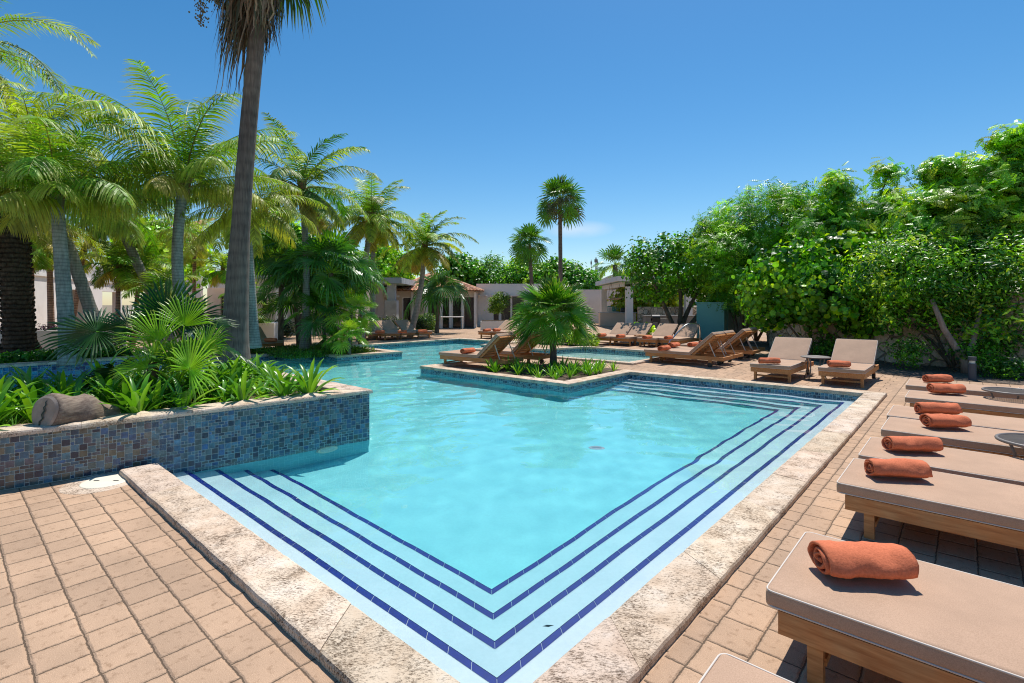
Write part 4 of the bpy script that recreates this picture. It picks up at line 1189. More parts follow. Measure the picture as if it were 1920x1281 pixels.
coconut('tall palm above the left edge, dark fronds against the sky', Vector((-13.6, 11.8, .4)), Vector((-13.2, 12.0, 7.6)), 3.6, 14, r=.2, n=24, nl=60, lw=.035, ll=.6, yellow=.2, hang=.25, group='palms by the white buildings')
coconut('coconut palm behind the thick trunk with golden drooping fronds', Vector((-6.5, 12.9, .4)), atD(462, 395, 12.6), 2.2, 15, r=.12, n=20, nl=52, lw=.03, yellow=.95, ehi=60, elo=-20, hang=.65, dr=1.5)
coconut('tall coconut palm with orange nuts, right of the thick trunk', Vector((-6.35, 15.6, 0)), atD(566, 352, 15.6), 2.7, 16, r=.115, n=24, nl=70, lw=.038, yellow=.2, wind=(.12, 0), fruit=True, bow=(.1, 0), base_c=G1, hang=.5)
coconut('curving slender coconut palm with wind-swept yellow-tipped crown', Vector((-6.1, 20.6, 0)), atD(697, 408, 20.0), 2.65, 17, r=.13, n=30, nl=52, lw=.05, yellow=.42, wind=(.1, 0), bow=(-.1, 0), hang=.4, fruit=True)
coconut('straight coconut palm close beside the curving one', Vector((-5.85, 21.4, 0)), atD(700, 425, 21.4), 1.7, 18, r=.12, n=14, nl=34, lw=.042, yellow=.5, wind=(.1, 0), fruit=True)
coconut('coconut palm before the tiled roof, orange fronds and nuts', Vector((-4.75, 23.8, 0)), atD(797, 462, 23.6), 2.6, 19, r=.14, n=32, nl=50, lw=.055, yellow=.5, wind=(.08, 0), fruit=True, bow=(.12, 0), ehi=88)
coconut('coconut palm in the back, half seen between the tall trunks', Vector((-9.0, 24.0, 0)), atD(598, 405, 24.0), 2.3, 20, r=.13, n=20, nl=34, lw=.045, yellow=.5, fruit=True)
coconut('coconut palm behind the leaning one, its crown merging into the left group', Vector((-9.5, 14.5, .2)), atD(212, 395, 13.5), 2.2, 22, r=.14, n=18, nl=54, lw=.036, hang=.55, dr=1.45, yellow=.3, ll=.6)
coconut('bushy coconut palm at the left group, fronds crossing the pale trunk', Vector((-9.9, 12.4, .4)), atD(60, 262, 11.2), 2.1, 23, r=.14, n=18, nl=54, lw=.032, hang=.55, dr=1.45, yellow=.25, ll=.55, base_c=G3)
# smaller palms before the building
SG = 'small palms before the white building'
for k, (u, v, D, L, z0, r0, lab, m_, ylw) in enumerate([
    (60, 470, 15.5, 1.2, 0, .07, 'small green palm by the balcony wall, left of the pale trunk', 'pink', .1), (92, 455, 16.5, 1.3, 0, .10, 'small palm with reddish trunk between the rough and the pale trunk', 'pink', .15),
    (158, 470, 16.0, 1.5, 0, .08, 'small palm with slanting reddish stem under the arch', 'pink', .35), (262, 505, 14.5, 1.25, 0, .07, 'golden-stemmed areca palm left of the leaning trunk', 'pink', .45),
    (222, 500, 14.0, 1.2, 0, .07, 'bright green areca palm below the terracotta roof', 'pink', .3), (365, 455, 19, 1.7, 0, .08, 'slim palm with thin brown trunk before the arched doorway', 'pink', .5),
    (338, 425, 17, 1.8, 0, .09, 'feathery palm above the arched doorway', 'pink', .4), (418, 505, 19, 1.2, 0, .07, 'small palm with thin leaning trunk by the round balcony', 'pink', .1),
    (455, 560, 18, .9, 0, .06, 'young palm low beside the white balcony planter', 'pink', .2), (300, 545, 13.5, 1.1, .0, .06, 'young palm with golden stems behind the dark fan palm', 'pink', .5),
    (470, 600, 20.5, 1.0, 0, .05, 'thin palm just right of the thick trunk by the white posts', 'pink', .2), (680, 520, 18.5, 1.3, 0, .07, 'dark drooping palm in front of the flat-roofed gazebo', 'pink', .15)]):
    top = atD(u, v, D); lean = {3: .3, 2: .6, 7: -.9, 1: 0}.get(k, .1)
    coconut(lab, Vector((top.x - lean, D + .1, z0)), top, L, 40 + k, r=r0, n=16, nl=30, lw=.038, ll=.42, yellow=ylw, mat=m_, group=SG, name='small_palm', hang=.35)

# ---- fan palms
FG = 'fan palms'
def fanpalm(label, base, top, Rl, pet, n, seed, r=.08, cols=None, tip=None, droop=.3, nseg=28, elo=-40, ehi=85, mat='wash', bow=(0, 0), azr=None, group=FG, trunk=True, w=1.0, flare=1.3, dd=0.0):
    t = root('fan_palm', label, 'palm tree', base, group)
    tp = local(top, t)
    if trunk: palm_trunk(t, (0, 0, 0), tp, r, r * .85, M[mat], bow, n=22, flare=flare, sides=14)
    mb = MB(); fan_crown(mb, tp, n, pet, Rl, seed, elo, ehi, G1, tip, droop, nseg, cols=cols, azr=azr, w=w, pr=.006 + Rl * .008, dd=dd)
    mb.build('crown', M['fan'], t)
    return t
fanpalm('tall slim fan palm alone against the sky at the centre', Vector((3.3, 34.5, 0)), atD(1050, 374, 34.2), 1.02, 1.12, 40, 51, r=.15, cols=[G1, G2, G1, (.13, .12, .04)], elo=-50, droop=.12, w=.8, dd=.05, nseg=20)
fanpalm('shorter fan palm left of the tall one, behind the white wall', Vector((1.3, 29.5, 0)), atD(992, 454, 29.5), .76, .74, 30, 52, r=.12, cols=[G1, G2], elo=-60, droop=.15, w=.8, dd=.1, nseg=20)
fanpalm('fan palm standing behind the right gazebo roof', Vector((9.4, 45, 0)), atD(1153, 497, 45), 1.1, 1.35, 20, 53, r=.25, cols=[G2, G3, G1], tip=YL, elo=-50, droop=.15, w=.9, mat='bark', nseg=18)
fanpalm('round fan palm in the centre bed of the pool peninsula, glossy stiff leaves', W(9.75, 7.35), W(9.75, 7.35, 1.22) + Vector((-.02, 0, 0)), .60, .60, 50, 54, r=.085, cols=[G2, (.14, .38, .02), G2, G1], tip=(.7, .62, .18), elo=-30, ehi=88, droop=.06, nseg=36, w=.85)
fanpalm('droopy fan palm before the tiled roof and glass doors', Vector((-3.9, 26.5, 0)), Vector((-3.75, 26.4, 2.1)), .95, 1.05, 18, 55, r=.1, cols=[G1, (.06, .17, .04)], elo=5, droop=.55, dd=.2, w=.7)
DK = (.015, .075, .012)
fanpalm('dark fan palm in the near planter, one big star-shaped leaf to the left', Vector((-4.1, 5.75, .40)), Vector((-3.93, 5.6, .92)), .50, .62, 12, 56, r=.075, cols=[DK, (.02, .10, .012), DK], tip=(.12, .2, .03), elo=2, ehi=75, droop=.12, nseg=36, azr=(.3, 3.3))
t = fanpalm('bright green young fan palm in the near planter, lit from behind', Vector((-3.66, 5.62, .40)), Vector((-3.66, 5.6, .60)), .30, .40, 8, 57, r=.04, cols=[(.12, .32, .015), (.17, .36, .02), (.08, .24, .015)], tip=(.5, .5, .12), elo=40, ehi=88, droop=.1, nseg=30)
mb = MB()   # the dark fan palm's big leaf, set towards the camera
c = np.array(at(178, 621, .0)) * 0 + np.array(atD(180, 622, 5.35))
mb.tube([(-3.95, 5.65, .98), tuple((c + np.array([-3.95, 5.65, .98])) / 2 + np.array([0, 0, .05])), tuple(c)], .009, 6, col=np.array(G2))
fan_leaf(mb, c, (-.86, -.35, -.02), .50, 40, 320, (.018, .085, .014), (.10, .16, .03), .10, 3, up0=(.05, -.75, .65), fold=.03)
fp = [o for o in bpy.data.objects if o.get('label', '').startswith('dark fan palm in the near')][0]
o = mb.build('star_leaf', M['fan'], fp); o.matrix_parent_inverse = Matrix.Translation(fp.location).inverted()
fp2 = t; mb = MB()
for (u, v, D, r_l, dirv, up) in ((355, 692, 5.15, .44, (.55, -.1, .75), (-.1, -.85, .3)), (298, 640, 5.35, .40, (-.45, -.1, .9), (.2, -.9, .3)), (345, 612, 5.5, .40, (.1, .1, 1), (.1, -1, .2)), (275, 690, 5.2, .30, (-.8, -.2, .4), (0, -.8, .6)), (385, 655, 5.5, .34, (.6, .1, .8), (-.2, -.9, .3))):
    c = np.array(atD(u, v, D)); s0 = np.array((-3.66, 5.6, .62))
    mb.tube([tuple(s0), tuple((s0 + c) / 2 + np.array([0, 0, .04])), tuple(c)], .006, 6, col=np.array(G3) * 1.3)
    fan_leaf(mb, c, dirv, r_l * 1.05, 26 if u != 355 else 34, 150 if u != 355 else 260, (.24, .50, .03), (.6, .6, .15), .10, int(u), up0=up, fold=.22 if u != 355 else .08, join=.24, w=.75)
o = mb.build('outer_leaves', M['fan'], fp2); o.matrix_parent_inverse = Matrix.Translation(fp2.location).inverted()
# the clump on the left peninsula bed
bedc = [(528, 640, 458, 17.2, .85, .95, 26, .09), (575, 648, 492, 16.6, .80, .95, 22, .10), (620, 652, 490, 16.0, .85, 1.0, 26, .09), (658, 656, 565, 15.9, .52, .58, 20, .07), (606, 650, 560, 15.9, .62, .62, 16, .06), (552, 640, 530, 17.6, .75, .8, 18, .08)]
for k, (u, vb, vc, D, Rl, pet, n, r) in enumerate(bedc):
    tpv = atD(u, vc + 22, D); bs = Vector((tpv.x + .1 * (k % 3 - 1), D + .15, 0))
    fanpalm(['leftmost tall fan palm of the clump by the far pool bend, drooping blue-green leaves', 'fan palm with upright green stalks in the middle of the far clump', 'tallest right-hand fan palm of the far clump, pale drooping tips', 'small spiky fan palm at the right end of the far clump', 'low fan palm tucked at the foot of the far clump', 'fan palm at the back of the far clump, mostly hidden'][k],
            bs, tpv, Rl, pet, n, 60 + k, r=r, cols=[G1, G2, (.05, .19, .03)] if k != 3 else [G2, G3], tip=(.22, .32, .10), elo=-12 if k < 3 else -20, ehi=85, droop=.34 if k < 3 else .15, nseg=30, mat='bark')
fanpalm('small bright fan palm at the front of the far clump', at(655, 668), at(655, 668) + Vector((0, 0, .55)), .36, .42, 16, 67, r=.05, cols=[G2, G3], elo=-10, droop=.2, nseg=28)
fanpalm('tiny fan palm on the far clump, pale green, lowest of all', at(625, 664), at(625, 664) + Vector((0, 0, .45)), .28, .35, 12, 68, r=.04, cols=[G2, G1], elo=-10, droop=.25, nseg=26)
# extra trunks in the clump
for k, (u, vb, vt, D, r) in enumerate([(572, 650, 470, 13.9, .10), (515, 648, 545, 15.2, .09)]):
    pass

# ------------------------------------------------------------------ broadleaf foliage
def tmpl_round():
    a = np.linspace(0, 2 * np.pi, 7)[:-1]
    v = np.stack([np.cos(a), np.sin(a) * .95, .12 * np.cos(a * 2)], 1); v = np.vstack([[0, 0, -.06], v])
    return v, [[0, i, i % 6 + 1] for i in range(1, 7)]
def tmpl_spray(n=6, tip=True):
    V, T = [], []
    def lf(o, ang, l, w):
        b = len(V); c, s = math.cos(ang), math.sin(ang)
        for x, y, z in ((0, 0, 0), (.45 * l, w, -.02), (.45 * l, -w, -.02), (l, 0, -.16 * l)):
            V.append((o[0] + c * x - s * y, o[1] + s * x + c * y, o[2] + z))
        T.append([b, b + 2, b + 3]); T.append([b, b + 3, b + 1])
    for k in range(n):
        x = -1 + 2 * k / n
        z = -.22 * (x + 1) ** 2 * .5
        for s in (-1, 1): lf((x, 0, z), s * (1.05 - .25 * k / n), .66 * (1 - .35 * k / n), .17)
    lf((1, 0, -.4), 0, .5, .15)
    return np.array(V), T
def tmpl_leaf():
    V = [(-1, 0, 0), (-.2, .42, .10), (-.2, -.42, .10), (-.2, 0, 0), (1, 0, -.2)]
    return np.array(V), [[0, 3, 1], [0, 2, 3], [3, 4, 1], [2, 4, 3]]
TP = dict(round=tmpl_round(), spray=tmpl_spray(), leaf=tmpl_leaf(), spray4=tmpl_spray(4))
def scatter(mb, tp, pos, nrm, size, col, r_, tilt=.5):
    tv_, tt_ = TP[tp]; N = len(pos)
    n = unit(nrm + r_.normal(0, tilt, (N, 3)))
    x = unit(np.cross(n, r_.normal(0, 1, (N, 3)))); y = np.cross(n, x)
    v = pos[:, None, :] + size[:, None, None] * (tv_[None, :, 0:1] * x[:, None, :] + tv_[None, :, 1:2] * y[:, None, :] + tv_[None, :, 2:3] * n[:, None, :])
    k = len(tv_); t = np.array(tt_)[None] + (np.arange(N) * k)[:, None, None]
    mb.add(v.reshape(-1, 3), tris=t.reshape(-1, 3), col=np.repeat(col, k, axis=0))
def foliage(mb, lobes, ncl, per, cr, tp, size, cols, seed, shell=.72, up=.6, zmin=-9, flat=.7):
    r_ = np.random.default_rng(seed)
    lb = np.array(lobes, float); vol = (lb[:, 3] * lb[:, 4] + lb[:, 4] * lb[:, 5] + lb[:, 3] * lb[:, 5]); pr = vol / vol.sum()
    ctr, cn = [], []
    k = r_.choice(len(lb), ncl * 2, p=pr)
    d = unit(r_.normal(0, 1, (ncl * 2, 3))); rad = shell + (1.06 - shell) * r_.random(ncl * 2) ** .6
    c = lb[k, :3] + d * rad[:, None] * lb[k, 3:6]
    ins = np.zeros(len(c), bool)
    for i in range(len(lb)):
        q = ((c - lb[i, :3]) / lb[i, 3:6]); ins |= ((q ** 2).sum(1) < (shell * .8) ** 2) & (k != i)
    ok = ~ins & (c[:, 2] > zmin); c, d = c[ok][:ncl], d[ok][:ncl]
    n = len(c); 
    pos = c[:, None, :] + r_.normal(0, cr, (n, per, 3)) * np.array([1, 1, flat])
    nr = d[:, None, :] * .6 + (pos - c[:, None, :]) / cr * .35 + np.array([0, 0, up])
    pal = np.array(cols)[r_.integers(0, len(cols), n)]
    cl = pal[:, None, :] * r_.uniform(.65, 1.4, (n, per, 1)) * r_.uniform(.55, 1.45, (n, 1, 1))  # random clump tones, spread widened to imitate sunlit and shaded foliage
    sz = size * r_.uniform(.6, 1.25, (n, per))
    scatter(mb, tp, pos.reshape(-1, 3), nr.reshape(-1, 3), sz.reshape(-1), cl.reshape(-1, 3), r_)
def limbs(mb, base, tips, r0, seed, n=7):
    r_ = np.random.default_rng(seed)
    for k, tpn in enumerate(tips):
        b = np.array(base, float) + r_.normal(0, r0 * .4, 3) * [1, 1, 0]; e = np.array(tpn, float); t = np.linspace(0, 1, n)[:, None]
        P = b + (e - b) * t ** 1.1 + np.sin(np.pi * t) * np.array([r_.normal(0, .12), r_.normal(0, .12), .1])
        mb.tube(P, np.linspace(r0 * r_.uniform(.7, 1), r0 * .15, n), 8, jit=.08)
BG = [(.07, .26, .012), (.13, .36, .015), (.04, .16, .012)]
BRT = [(.20, .46, .015), (.32, .56, .02), (.12, .33, .015), (.42, .60, .05)]
def tree(label, base, lobes, ncl, per, cr, tp, size, cols, seed, r0=.1, name='leafy_tree', cat='tree', group=None, shell=.6, mat='bark', tips=None, up=.6, trunk=True, flat=.7):
    t = root(name, label, cat, base, group)
    B = np.array(base); lb = [(l[0] - B[0], l[1] - B[1], l[2] - B[2], *l[3:]) for l in lobes]
    if trunk:
        mb = MB(); tips = [(l[0], l[1], l[2]) for l in lb] if tips is None else tips
        limbs(mb, (0, 0, -.05), tips, r0, seed); mb.build('trunk', M[mat], t, smooth=True)
    mb = MB(); foliage(mb, lb, ncl, per, cr, tp, size, cols, seed, shell, up, zmin=.05, flat=flat); mb.build('crown', M['leaf'], t)
    return t
def lobe_px(u, v, D, ru, rv, rd=None):
    p = atD(u, v, D); s = D / FPX
    return (p.x, p.y, p.z, ru * s, (rd if rd else ru * s), rv * s)

TG = 'trees along the stone wall'
tree('round-leaved sea grape tree with several dark stems, left end of the tree bank', Vector((7.1, 21.8, 0)),
     [lobe_px(1285, 500, 22, 85, 48), lobe_px(1225, 520, 21.5, 50, 50), lobe_px(1340, 500, 22, 60, 80), lobe_px(1262, 465, 21.5, 30, 30), lobe_px(1205, 485, 21.6, 25, 35), lobe_px(1350, 530, 21.5, 30, 34)], 520, 26, .16, 'round', .062, BG + [(.10, .25, .02)], 71, r0=.15, group=TG, shell=.55)
tree('airy fine-leaved tree with a wind-bent top, highest at the middle of the tree bank', Vector((8.5, 19.0, 0)),
     [lobe_px(1430, 420, 20, 90, 70), lobe_px(1380, 480, 19.5, 80, 60), lobe_px(1500, 470, 19.5, 75, 75), lobe_px(1420, 540, 19, 90, 50), lobe_px(1480, 372, 20, 45, 25), lobe_px(1350, 430, 20.5, 45, 30), lobe_px(1530, 400, 20, 45, 25)], 700, 28, .20, 'spray4', .125, BRT[:3] + BG[:2], 72, r0=.13, group=TG, shell=.35, up=.8)
tree('pinnate-leaved tree with two upright leafy shoots above the bank', Vector((10.2, 17.0, 0)),
     [lobe_px(1600, 440, 16, 90, 65), lobe_px(1567, 370, 16, 22, 42), lobe_px(1660, 345, 16, 17, 45), lobe_px(1680, 420, 15.5, 70, 60), lobe_px(1590, 520, 15.5, 90, 60), lobe_px(1560, 460, 16.5, 50, 60), lobe_px(1700, 500, 15, 80, 60)], 620, 26, .18, 'spray', .13, BRT + BG[:1], 73, r0=.12, group=TG, shell=.5)
tree('tall pinnate-leaved tree reaching highest at the right edge', Vector((13.2, 14.5, 0)),
     [lobe_px(1860, 420, 13, 90, 80), lobe_px(1790, 345, 13.5, 38, 38), lobe_px(1920, 340, 13, 60, 60), lobe_px(1770, 440, 13, 70, 80), lobe_px(1765, 322, 13.5, 22, 14), lobe_px(1905, 262, 13, 34, 16), lobe_px(1925, 300, 13, 25, 30), lobe_px(1840, 350, 13.2, 50, 45)], 760, 26, .17, 'spray', .13, BRT + BG[1:2], 74, r0=.12, group=TG, shell=.5)
tree('sprawling sea grape with large round leaves hanging over the stone wall', Vector((8.9, 15.0, 0)),
     [lobe_px(1490, 520, 15.0, 80, 55), lobe_px(1570, 550, 14, 75, 60), lobe_px(1450, 570, 15.2, 45, 45), lobe_px(1530, 600, 14.6, 20, 34), lobe_px(1618, 590, 13.6, 34, 38), lobe_px(1580, 480, 14.5, 60, 35)], 400, 22, .17, 'round', .078, BG + BRT[:2], 75, r0=.05, name='sea_grape_bush', cat='bush', group=TG, shell=.6, up=.15)
tree('dense small-leaved climber covering the wall top right of the sea grape', Vector((10.3, 11.9, 0)),
     [lobe_px(1700, 510, 12.4, 95, 62), lobe_px(1800, 525, 12.0, 100, 66), lobe_px(1890, 530, 11.6, 80, 80), lobe_px(1640, 545, 13, 40, 40), lobe_px(1760, 585, 11.9, 34, 30), lobe_px(1870, 610, 11.3, 60, 40), lobe_px(1670, 590, 12.4, 22, 34), lobe_px(1720, 470, 13, 60, 50), lobe_px(1830, 470, 12.5, 60, 50)], 700, 32, .17, 'leaf', .066, BG + BRT + BG[2:], 76, r0=.05, name='climber', cat='climbing plant', group=TG, shell=.62, up=.5)
tree('low bushy growth hanging at the wall foot behind the forked trunk', Vector((10.2, 11.4, 0)),
     [lobe_px(1840, 660, 11.0, 40, 28), lobe_px(1705, 660, 11.6, 34, 26), lobe_px(1550, 650, 14.2, 30, 18), lobe_px(1900, 690, 10.2, 40, 22)], 170, 26, .10, 'leaf', .042, BG, 77, name='low_shrub', cat='bush', group=TG, shell=.4, trunk=False)
tree('dark tree right behind the teal box, only its stems and lower leaves showing', Vector((10.0, 20.9, 0)),
     [lobe_px(1450, 515, 20.5, 50, 34), lobe_px(1400, 490, 21.5, 40, 22), lobe_px(1455, 570, 20, 22, 30)], 240, 26, .17, 'leaf', .07, BG[:1] + BG[2:], 78, r0=.09, group=TG, shell=.5)
# forked trunk at the wall
fk = at(1812, 700)
t = root('forked_tree', 'pale forked trunk leaning on the stone wall under the climber', 'tree', fk, TG)
mb = MB(); mb.tube([(0, 0, -.02), (-.02, 0, .25), (-.10, .05, .42), (-.36, .15, .95), (-.5, .3, 1.6)], [.10, .085, .07, .06, .045], 12, jit=.05); mb.tube([(-.02, 0, .25), (.12, .03, .5), (.3, .1, .9), (.5, .2, 1.5)], [.075, .06, .05, .04], 12, jit=.05); mb.build('trunk', M['pale_bark'], t, smooth=True)
mb = MB(); foliage(mb, [(-.4, .2, 1.9, .5, .4, .4), (.5, .2, 1.8, .5, .4, .4)], 60, 24, .12, 'leaf', .05, BG, 80, .5); mb.build('crown', M['leaf'], t)

# background trees behind the buildings
BGR = 'trees behind the low buildings'
for k, (u, v, D, ru, rv, cc, lab) in enumerate([(655, 505, 38, 40, 45, BG + [(.2, .25, .03)], 'background tree left of the flat-roofed gazebo'), (725, 495, 40, 45, 30, BRT, 'background tree above the flat-roofed gazebo'), (865, 505, 42, 35, 25, BG, 'background tree above the tiled roof, right of the orange palm'),
                              (925, 508, 43, 40, 24, BG + BRT[:1], 'background tree above the left half of the white wall'), (985, 515, 44, 45, 26, BRT + BG, 'background tree behind the two slim fan palms, left one'), (1050, 512, 44, 42, 22, BG + BRT[:1], 'background tree behind the tall fan palm'),
                              (1090, 528, 43, 30, 20, BG, 'background tree just left of the right gazebo'), (490, 430, 32, 60, 40, BRT, 'background tree behind the palms near the thick trunk'), (300, 470, 24, 70, 45, BRT, 'bright leafy tree before the terracotta roofs'), (1215, 555, 36, 55, 28, [(.3, .38, .03), (.18, .33, .02)], 'sunlit yellow-green bush seen between gazebo and sea grape'), (560, 490, 34, 60, 50, BG + BRT[:1], 'background tree behind the clump of fan palms')]):
    s = D / FPX
    lb = [lobe_px(u, v, D, ru, rv, 1.8), lobe_px(u - ru * .6, v + 8, D, ru * .5, rv * .9, 1.5), lobe_px(u + ru * .6, v + 6, D, ru * .5, rv * .8, 1.5), lobe_px(u + ru * .1, v + rv * .8, D - .5, ru * 1.0, rv * .9, 1.5), lobe_px(u - ru * .2, v - rv * .7, D, ru * .4, rv * .5, 1)]
    tree(lab, Vector((atD(u, v, D).x, D, 0)), lb, 260, 20, .28, 'round' if k != 3 else 'leaf', .12, cc, 90 + k, r0=.15, group=BGR, shell=.45)
# round bush, topiary
c = at(800, 622)
t = tree('round white-flecked green bush on the far pool terrace', c, [(c.x, c.y, .48, .55, .5, .45), (c.x - .45, c.y + .1, .35, .35, .3, .3)], 260, 20, .09, 'leaf', .05, [(.10, .24, .03), (.20, .30, .10), (.05, .15, .015)], 101, name='round_bush', cat='bush', trunk=False, shell=.7)
c = at(936, 622)
t = tree('small round ball-shaped potted tree before the white wall', c, [(c.x, c.y, 1.55, .48, .45, .42), (c.x - .2, c.y, 1.18, .34, .3, .18), (c.x + .15, c.y, 1.9, .3, .3, .2)], 150, 24, .10, 'leaf', .055, [(.16, .28, .02), (.12, .22, .015)], 102, r0=.045, name='potted_tree', group=None, shell=.4, tips=[(0, 0, 1.2), (.05, 0, 1.4)])
mb = MB(); mb.tube([(0, 0, 0), (0, 0, .42)], [.26, .34], 24); mb.build('pot', M['white'], t)
# shrubs on the block behind the wading pool and dark plant bits
SGR = 'leafy shrubs behind the wading pool'
for k, (a, b, h) in enumerate([(15.3, 12.2, .5), (15.2, 11.6, .45), (15.45, 11.0, .5), (15.3, 10.4, .5), (15.2, 9.9, .4)]):
    c = W(a, b)
    tree('bright green shrub in the bed between wading pool and far loungers', c, [(c.x, c.y, h * .55, .34, .34, h * .55)], 60, 18, .07, 'leaf', .06, BRT + [(.3, .4, .08)], 110 + k, name='shrub', cat='shrub', group=SGR, trunk=False, shell=.2, up=.9)
c = at(1215, 634)
tree('low green shrub behind the wooden side table', c, [(c.x, c.y + 1, .3, .5, .3, .3)], 70, 18, .07, 'round', .06, BRT, 117, name='shrub', cat='shrub', trunk=False, shell=.2)
tree('dark oleander-like shrub between white posts and shaded loungers', at(487, 640) + Vector((0, 2, 0)), [(at(487, 640).x, at(487, 640).y + 2, .45, .5, .4, .45)], 110, 20, .09, 'leaf', .06, [(.05, .09, .03), (.16, .2, .12), (.02, .04, .02)], 118, name='shrub', cat='shrub', trunk=False, shell=.3)
tree('dark leafy shrub behind the loungers at the flat-roofed gazebo', at(740, 628) + Vector((0, 1.5, 0)), [(at(715, 628).x, 26, .45, .8, .4, .4), (at(765, 628).x, 26.5, .4, .7, .4, .4)], 160, 20, .09, 'leaf', .06, [(.03, .06, .02), (.10, .13, .07)], 119, name='shrub', cat='shrub', trunk=False, shell=.3)

# ------------------------------------------------------------------ strap-leaved clumps
def strap_clump(seed, n=15, L=.42, w=.042, cols=((.13, .38, .02), (.22, .48, .03), (.09, .28, .02)), lo=20, hi=80, droop=1.0):
    r_ = np.random.default_rng(seed); mb = MB()
    K = 7; t = np.linspace(0, 1, K)
    for k in range(n):
        az = k * 2.4 + r_.normal(0, .2); el = R(hi - (hi - lo) * (k / n) + r_.normal(0, 5)); l = L * r_.uniform(.7, 1.15)
        pit = el - droop * r_.uniform(.6, 1.3) * t ** 1.8
        d = np.stack([np.cos(az) * np.cos(pit), np.sin(az) * np.cos(pit), np.sin(pit)], 1)
        P = np.vstack([[0, 0, 0], np.cumsum(d[:-1] * l / (K - 1), axis=0)]) + np.array([math.cos(az) * .015, math.sin(az) * .015, 0])
        sd = np.array([-math.sin(az), math.cos(az), 0]); nn = np.cross(sd, d)
        wd = w * r_.uniform(.8, 1.15) * np.array([.45, .7, .95, 1.0, .92, .65, .05])
        Lf = P - sd * wd[:, None] / 2 + nn * -wd[:, None] * .22; Rt = P + sd * wd[:, None] / 2 + nn * -wd[:, None] * .22
        v = np.stack([Lf, P, Rt], 1).reshape(-1, 3)
        q = []
        for i in range(K - 1):
            for j in (0, 1): q.append([i * 3 + j, i * 3 + j + 1, (i + 1) * 3 + j + 1, (i + 1) * 3 + j])
        c = np.array(cols[int(r_.integers(0, len(cols)))]) * r_.uniform(.75, 1.2)
        mb.add(v, q, col=c)
    return mb
LGN = 'strap-leaved lilies in the near planter'
vs_ = [strap_clump(200 + k, n=13 + k, L=.40 + .03 * (k % 3), w=.058).build('lily_clump', M['lily'], smooth=True) for k in range(5)]
spots = []
r_ = random.Random(12)
def inter(a, b, spots_, dmin): return all((a - x) ** 2 + (b - y) ** 2 > dmin ** 2 for x, y in spots_)
tries = 0
while len(spots) < 62 and tries < 9000:
    tries += 1
    a, b = r_.uniform(.2, 3.05), r_.uniform(5.72, 8.0)
    if b < 5.68 - .131 * (a - 1.32) + .18: continue
    p = W(a, b)
    if (p.x + 3.89) ** 2 + (p.y - 4.42) ** 2 < .30 or (p - Vector((-3.5, 4.5, 0))).length < .28 or (p.xy - b0.xy).length < .3: continue
    if a < .9 and b < 6.1: continue
    if inter(a, b, spots, .20): spots.append((a, b))
for k in range(7):
    a, b = r_.uniform(-1.8, .3), r_.uniform(6.4, 7.4)
    if inter(a, b, spots, .26): spots.append((a, b))
us = set()
for k, (a, b) in enumerate(spots):
    i = k % 5; src = vs_[i]; o = src if i not in us else copy_tree(src); us.add(i)
    o.location = W(a, b, .40); o.rotation_euler = (0, 0, r_.uniform(0, 6.28)); s = r_.uniform(.8, 1.15); o.scale = (s, s, s * r_.uniform(.9, 1.15))
    tag(o, 'broad strap-leaved green lily clump crowded in the near tiled planter', 'lily', LGN)
vs2 = [strap_clump(240 + k, n=13, L=.30, w=.030, lo=30, hi=82, droop=.5).build('lily_clump', M['lily'], smooth=True) for k in range(4)]
spots2 = []; tries = 0
while len(spots2) < 34 and tries < 5000:
    tries += 1
    a, b = r_.uniform(7.95, 10.2), r_.uniform(5.85, 8.0)
    if a > 8.7 and b > 7.0 + (a - 8.7) * .2: continue
    if a > 9.6 and b > 6.6: continue
    if inter(a, b, spots2, .22): spots2.append((a, b))
us = set()
for k, (a, b) in enumerate(spots2):
    i = k % 4; src = vs2[i]; o = src if i not in us else copy_tree(src); us.add(i)
    o.location = W(a, b, .0); o.rotation_euler = (0, 0, r_.uniform(0, 6.28)); s = r_.uniform(.85, 1.2); o.scale = (s, s, s)
    tag(o, 'narrow upright lily clump in the low bed round the centre fan palm', 'lily', 'narrow lilies in the peninsula bed')
# ground cover: grass and small leaves nobody could count
def grasses(mb, polyf, N, L, w, seed, z, cols, ab=True):
    r_ = np.random.default_rng(seed); P0 = polyf(r_, N); K = 4; t = np.linspace(0, 1, K); n = len(P0)
    az = r_.uniform(0, 6.28, n); el = r_.uniform(.6, 1.45, n); l = L * r_.uniform(.5, 1.3, n)
    pit = el[:, None] - 1.3 * t[None] ** 1.5
    d = np.stack([np.cos(az)[:, None] * np.cos(pit), np.sin(az)[:, None] * np.cos(pit), np.sin(pit)], -1)
    Pp = P0[:, None, :] + np.concatenate([np.zeros((n, 1, 3)), np.cumsum(d[:, :-1] * (l / (K - 1))[:, None, None], axis=1)], 1)
    sd = np.stack([-np.sin(az), np.cos(az), 0 * az], 1)
    wd = np.repeat(np.array([[1, .8, .5, .05]]), n, 0) * w
    c = np.array(cols)[r_.integers(0, len(cols), n)] * r_.uniform(.7, 1.3, (n, 1))
    strips(mb, Pp, sd, wd, c)
def ab_region(a0, a1, b0, b1, z, cond=None):
    def f(r_, N):
        a = r_.uniform(a0, a1, N); b = r_.uniform(b0, b1, N)
        if cond is not None: k = cond(a, b); a, b = a[k], b[k]
        return np.stack([a * AX.x + b * BX.x, a * AX.y + b * BX.y, np.full(len(a), z)], 1)
    return f
mb = MB()
fr = lambda a, b: b > 5.65 - .131 * (a - 1.32) + .27
stp = lambda a, b: (np.hypot(a * AX.x + b * BX.x + 3.75, a * AX.y + b * BX.y - 4.5) > .33)
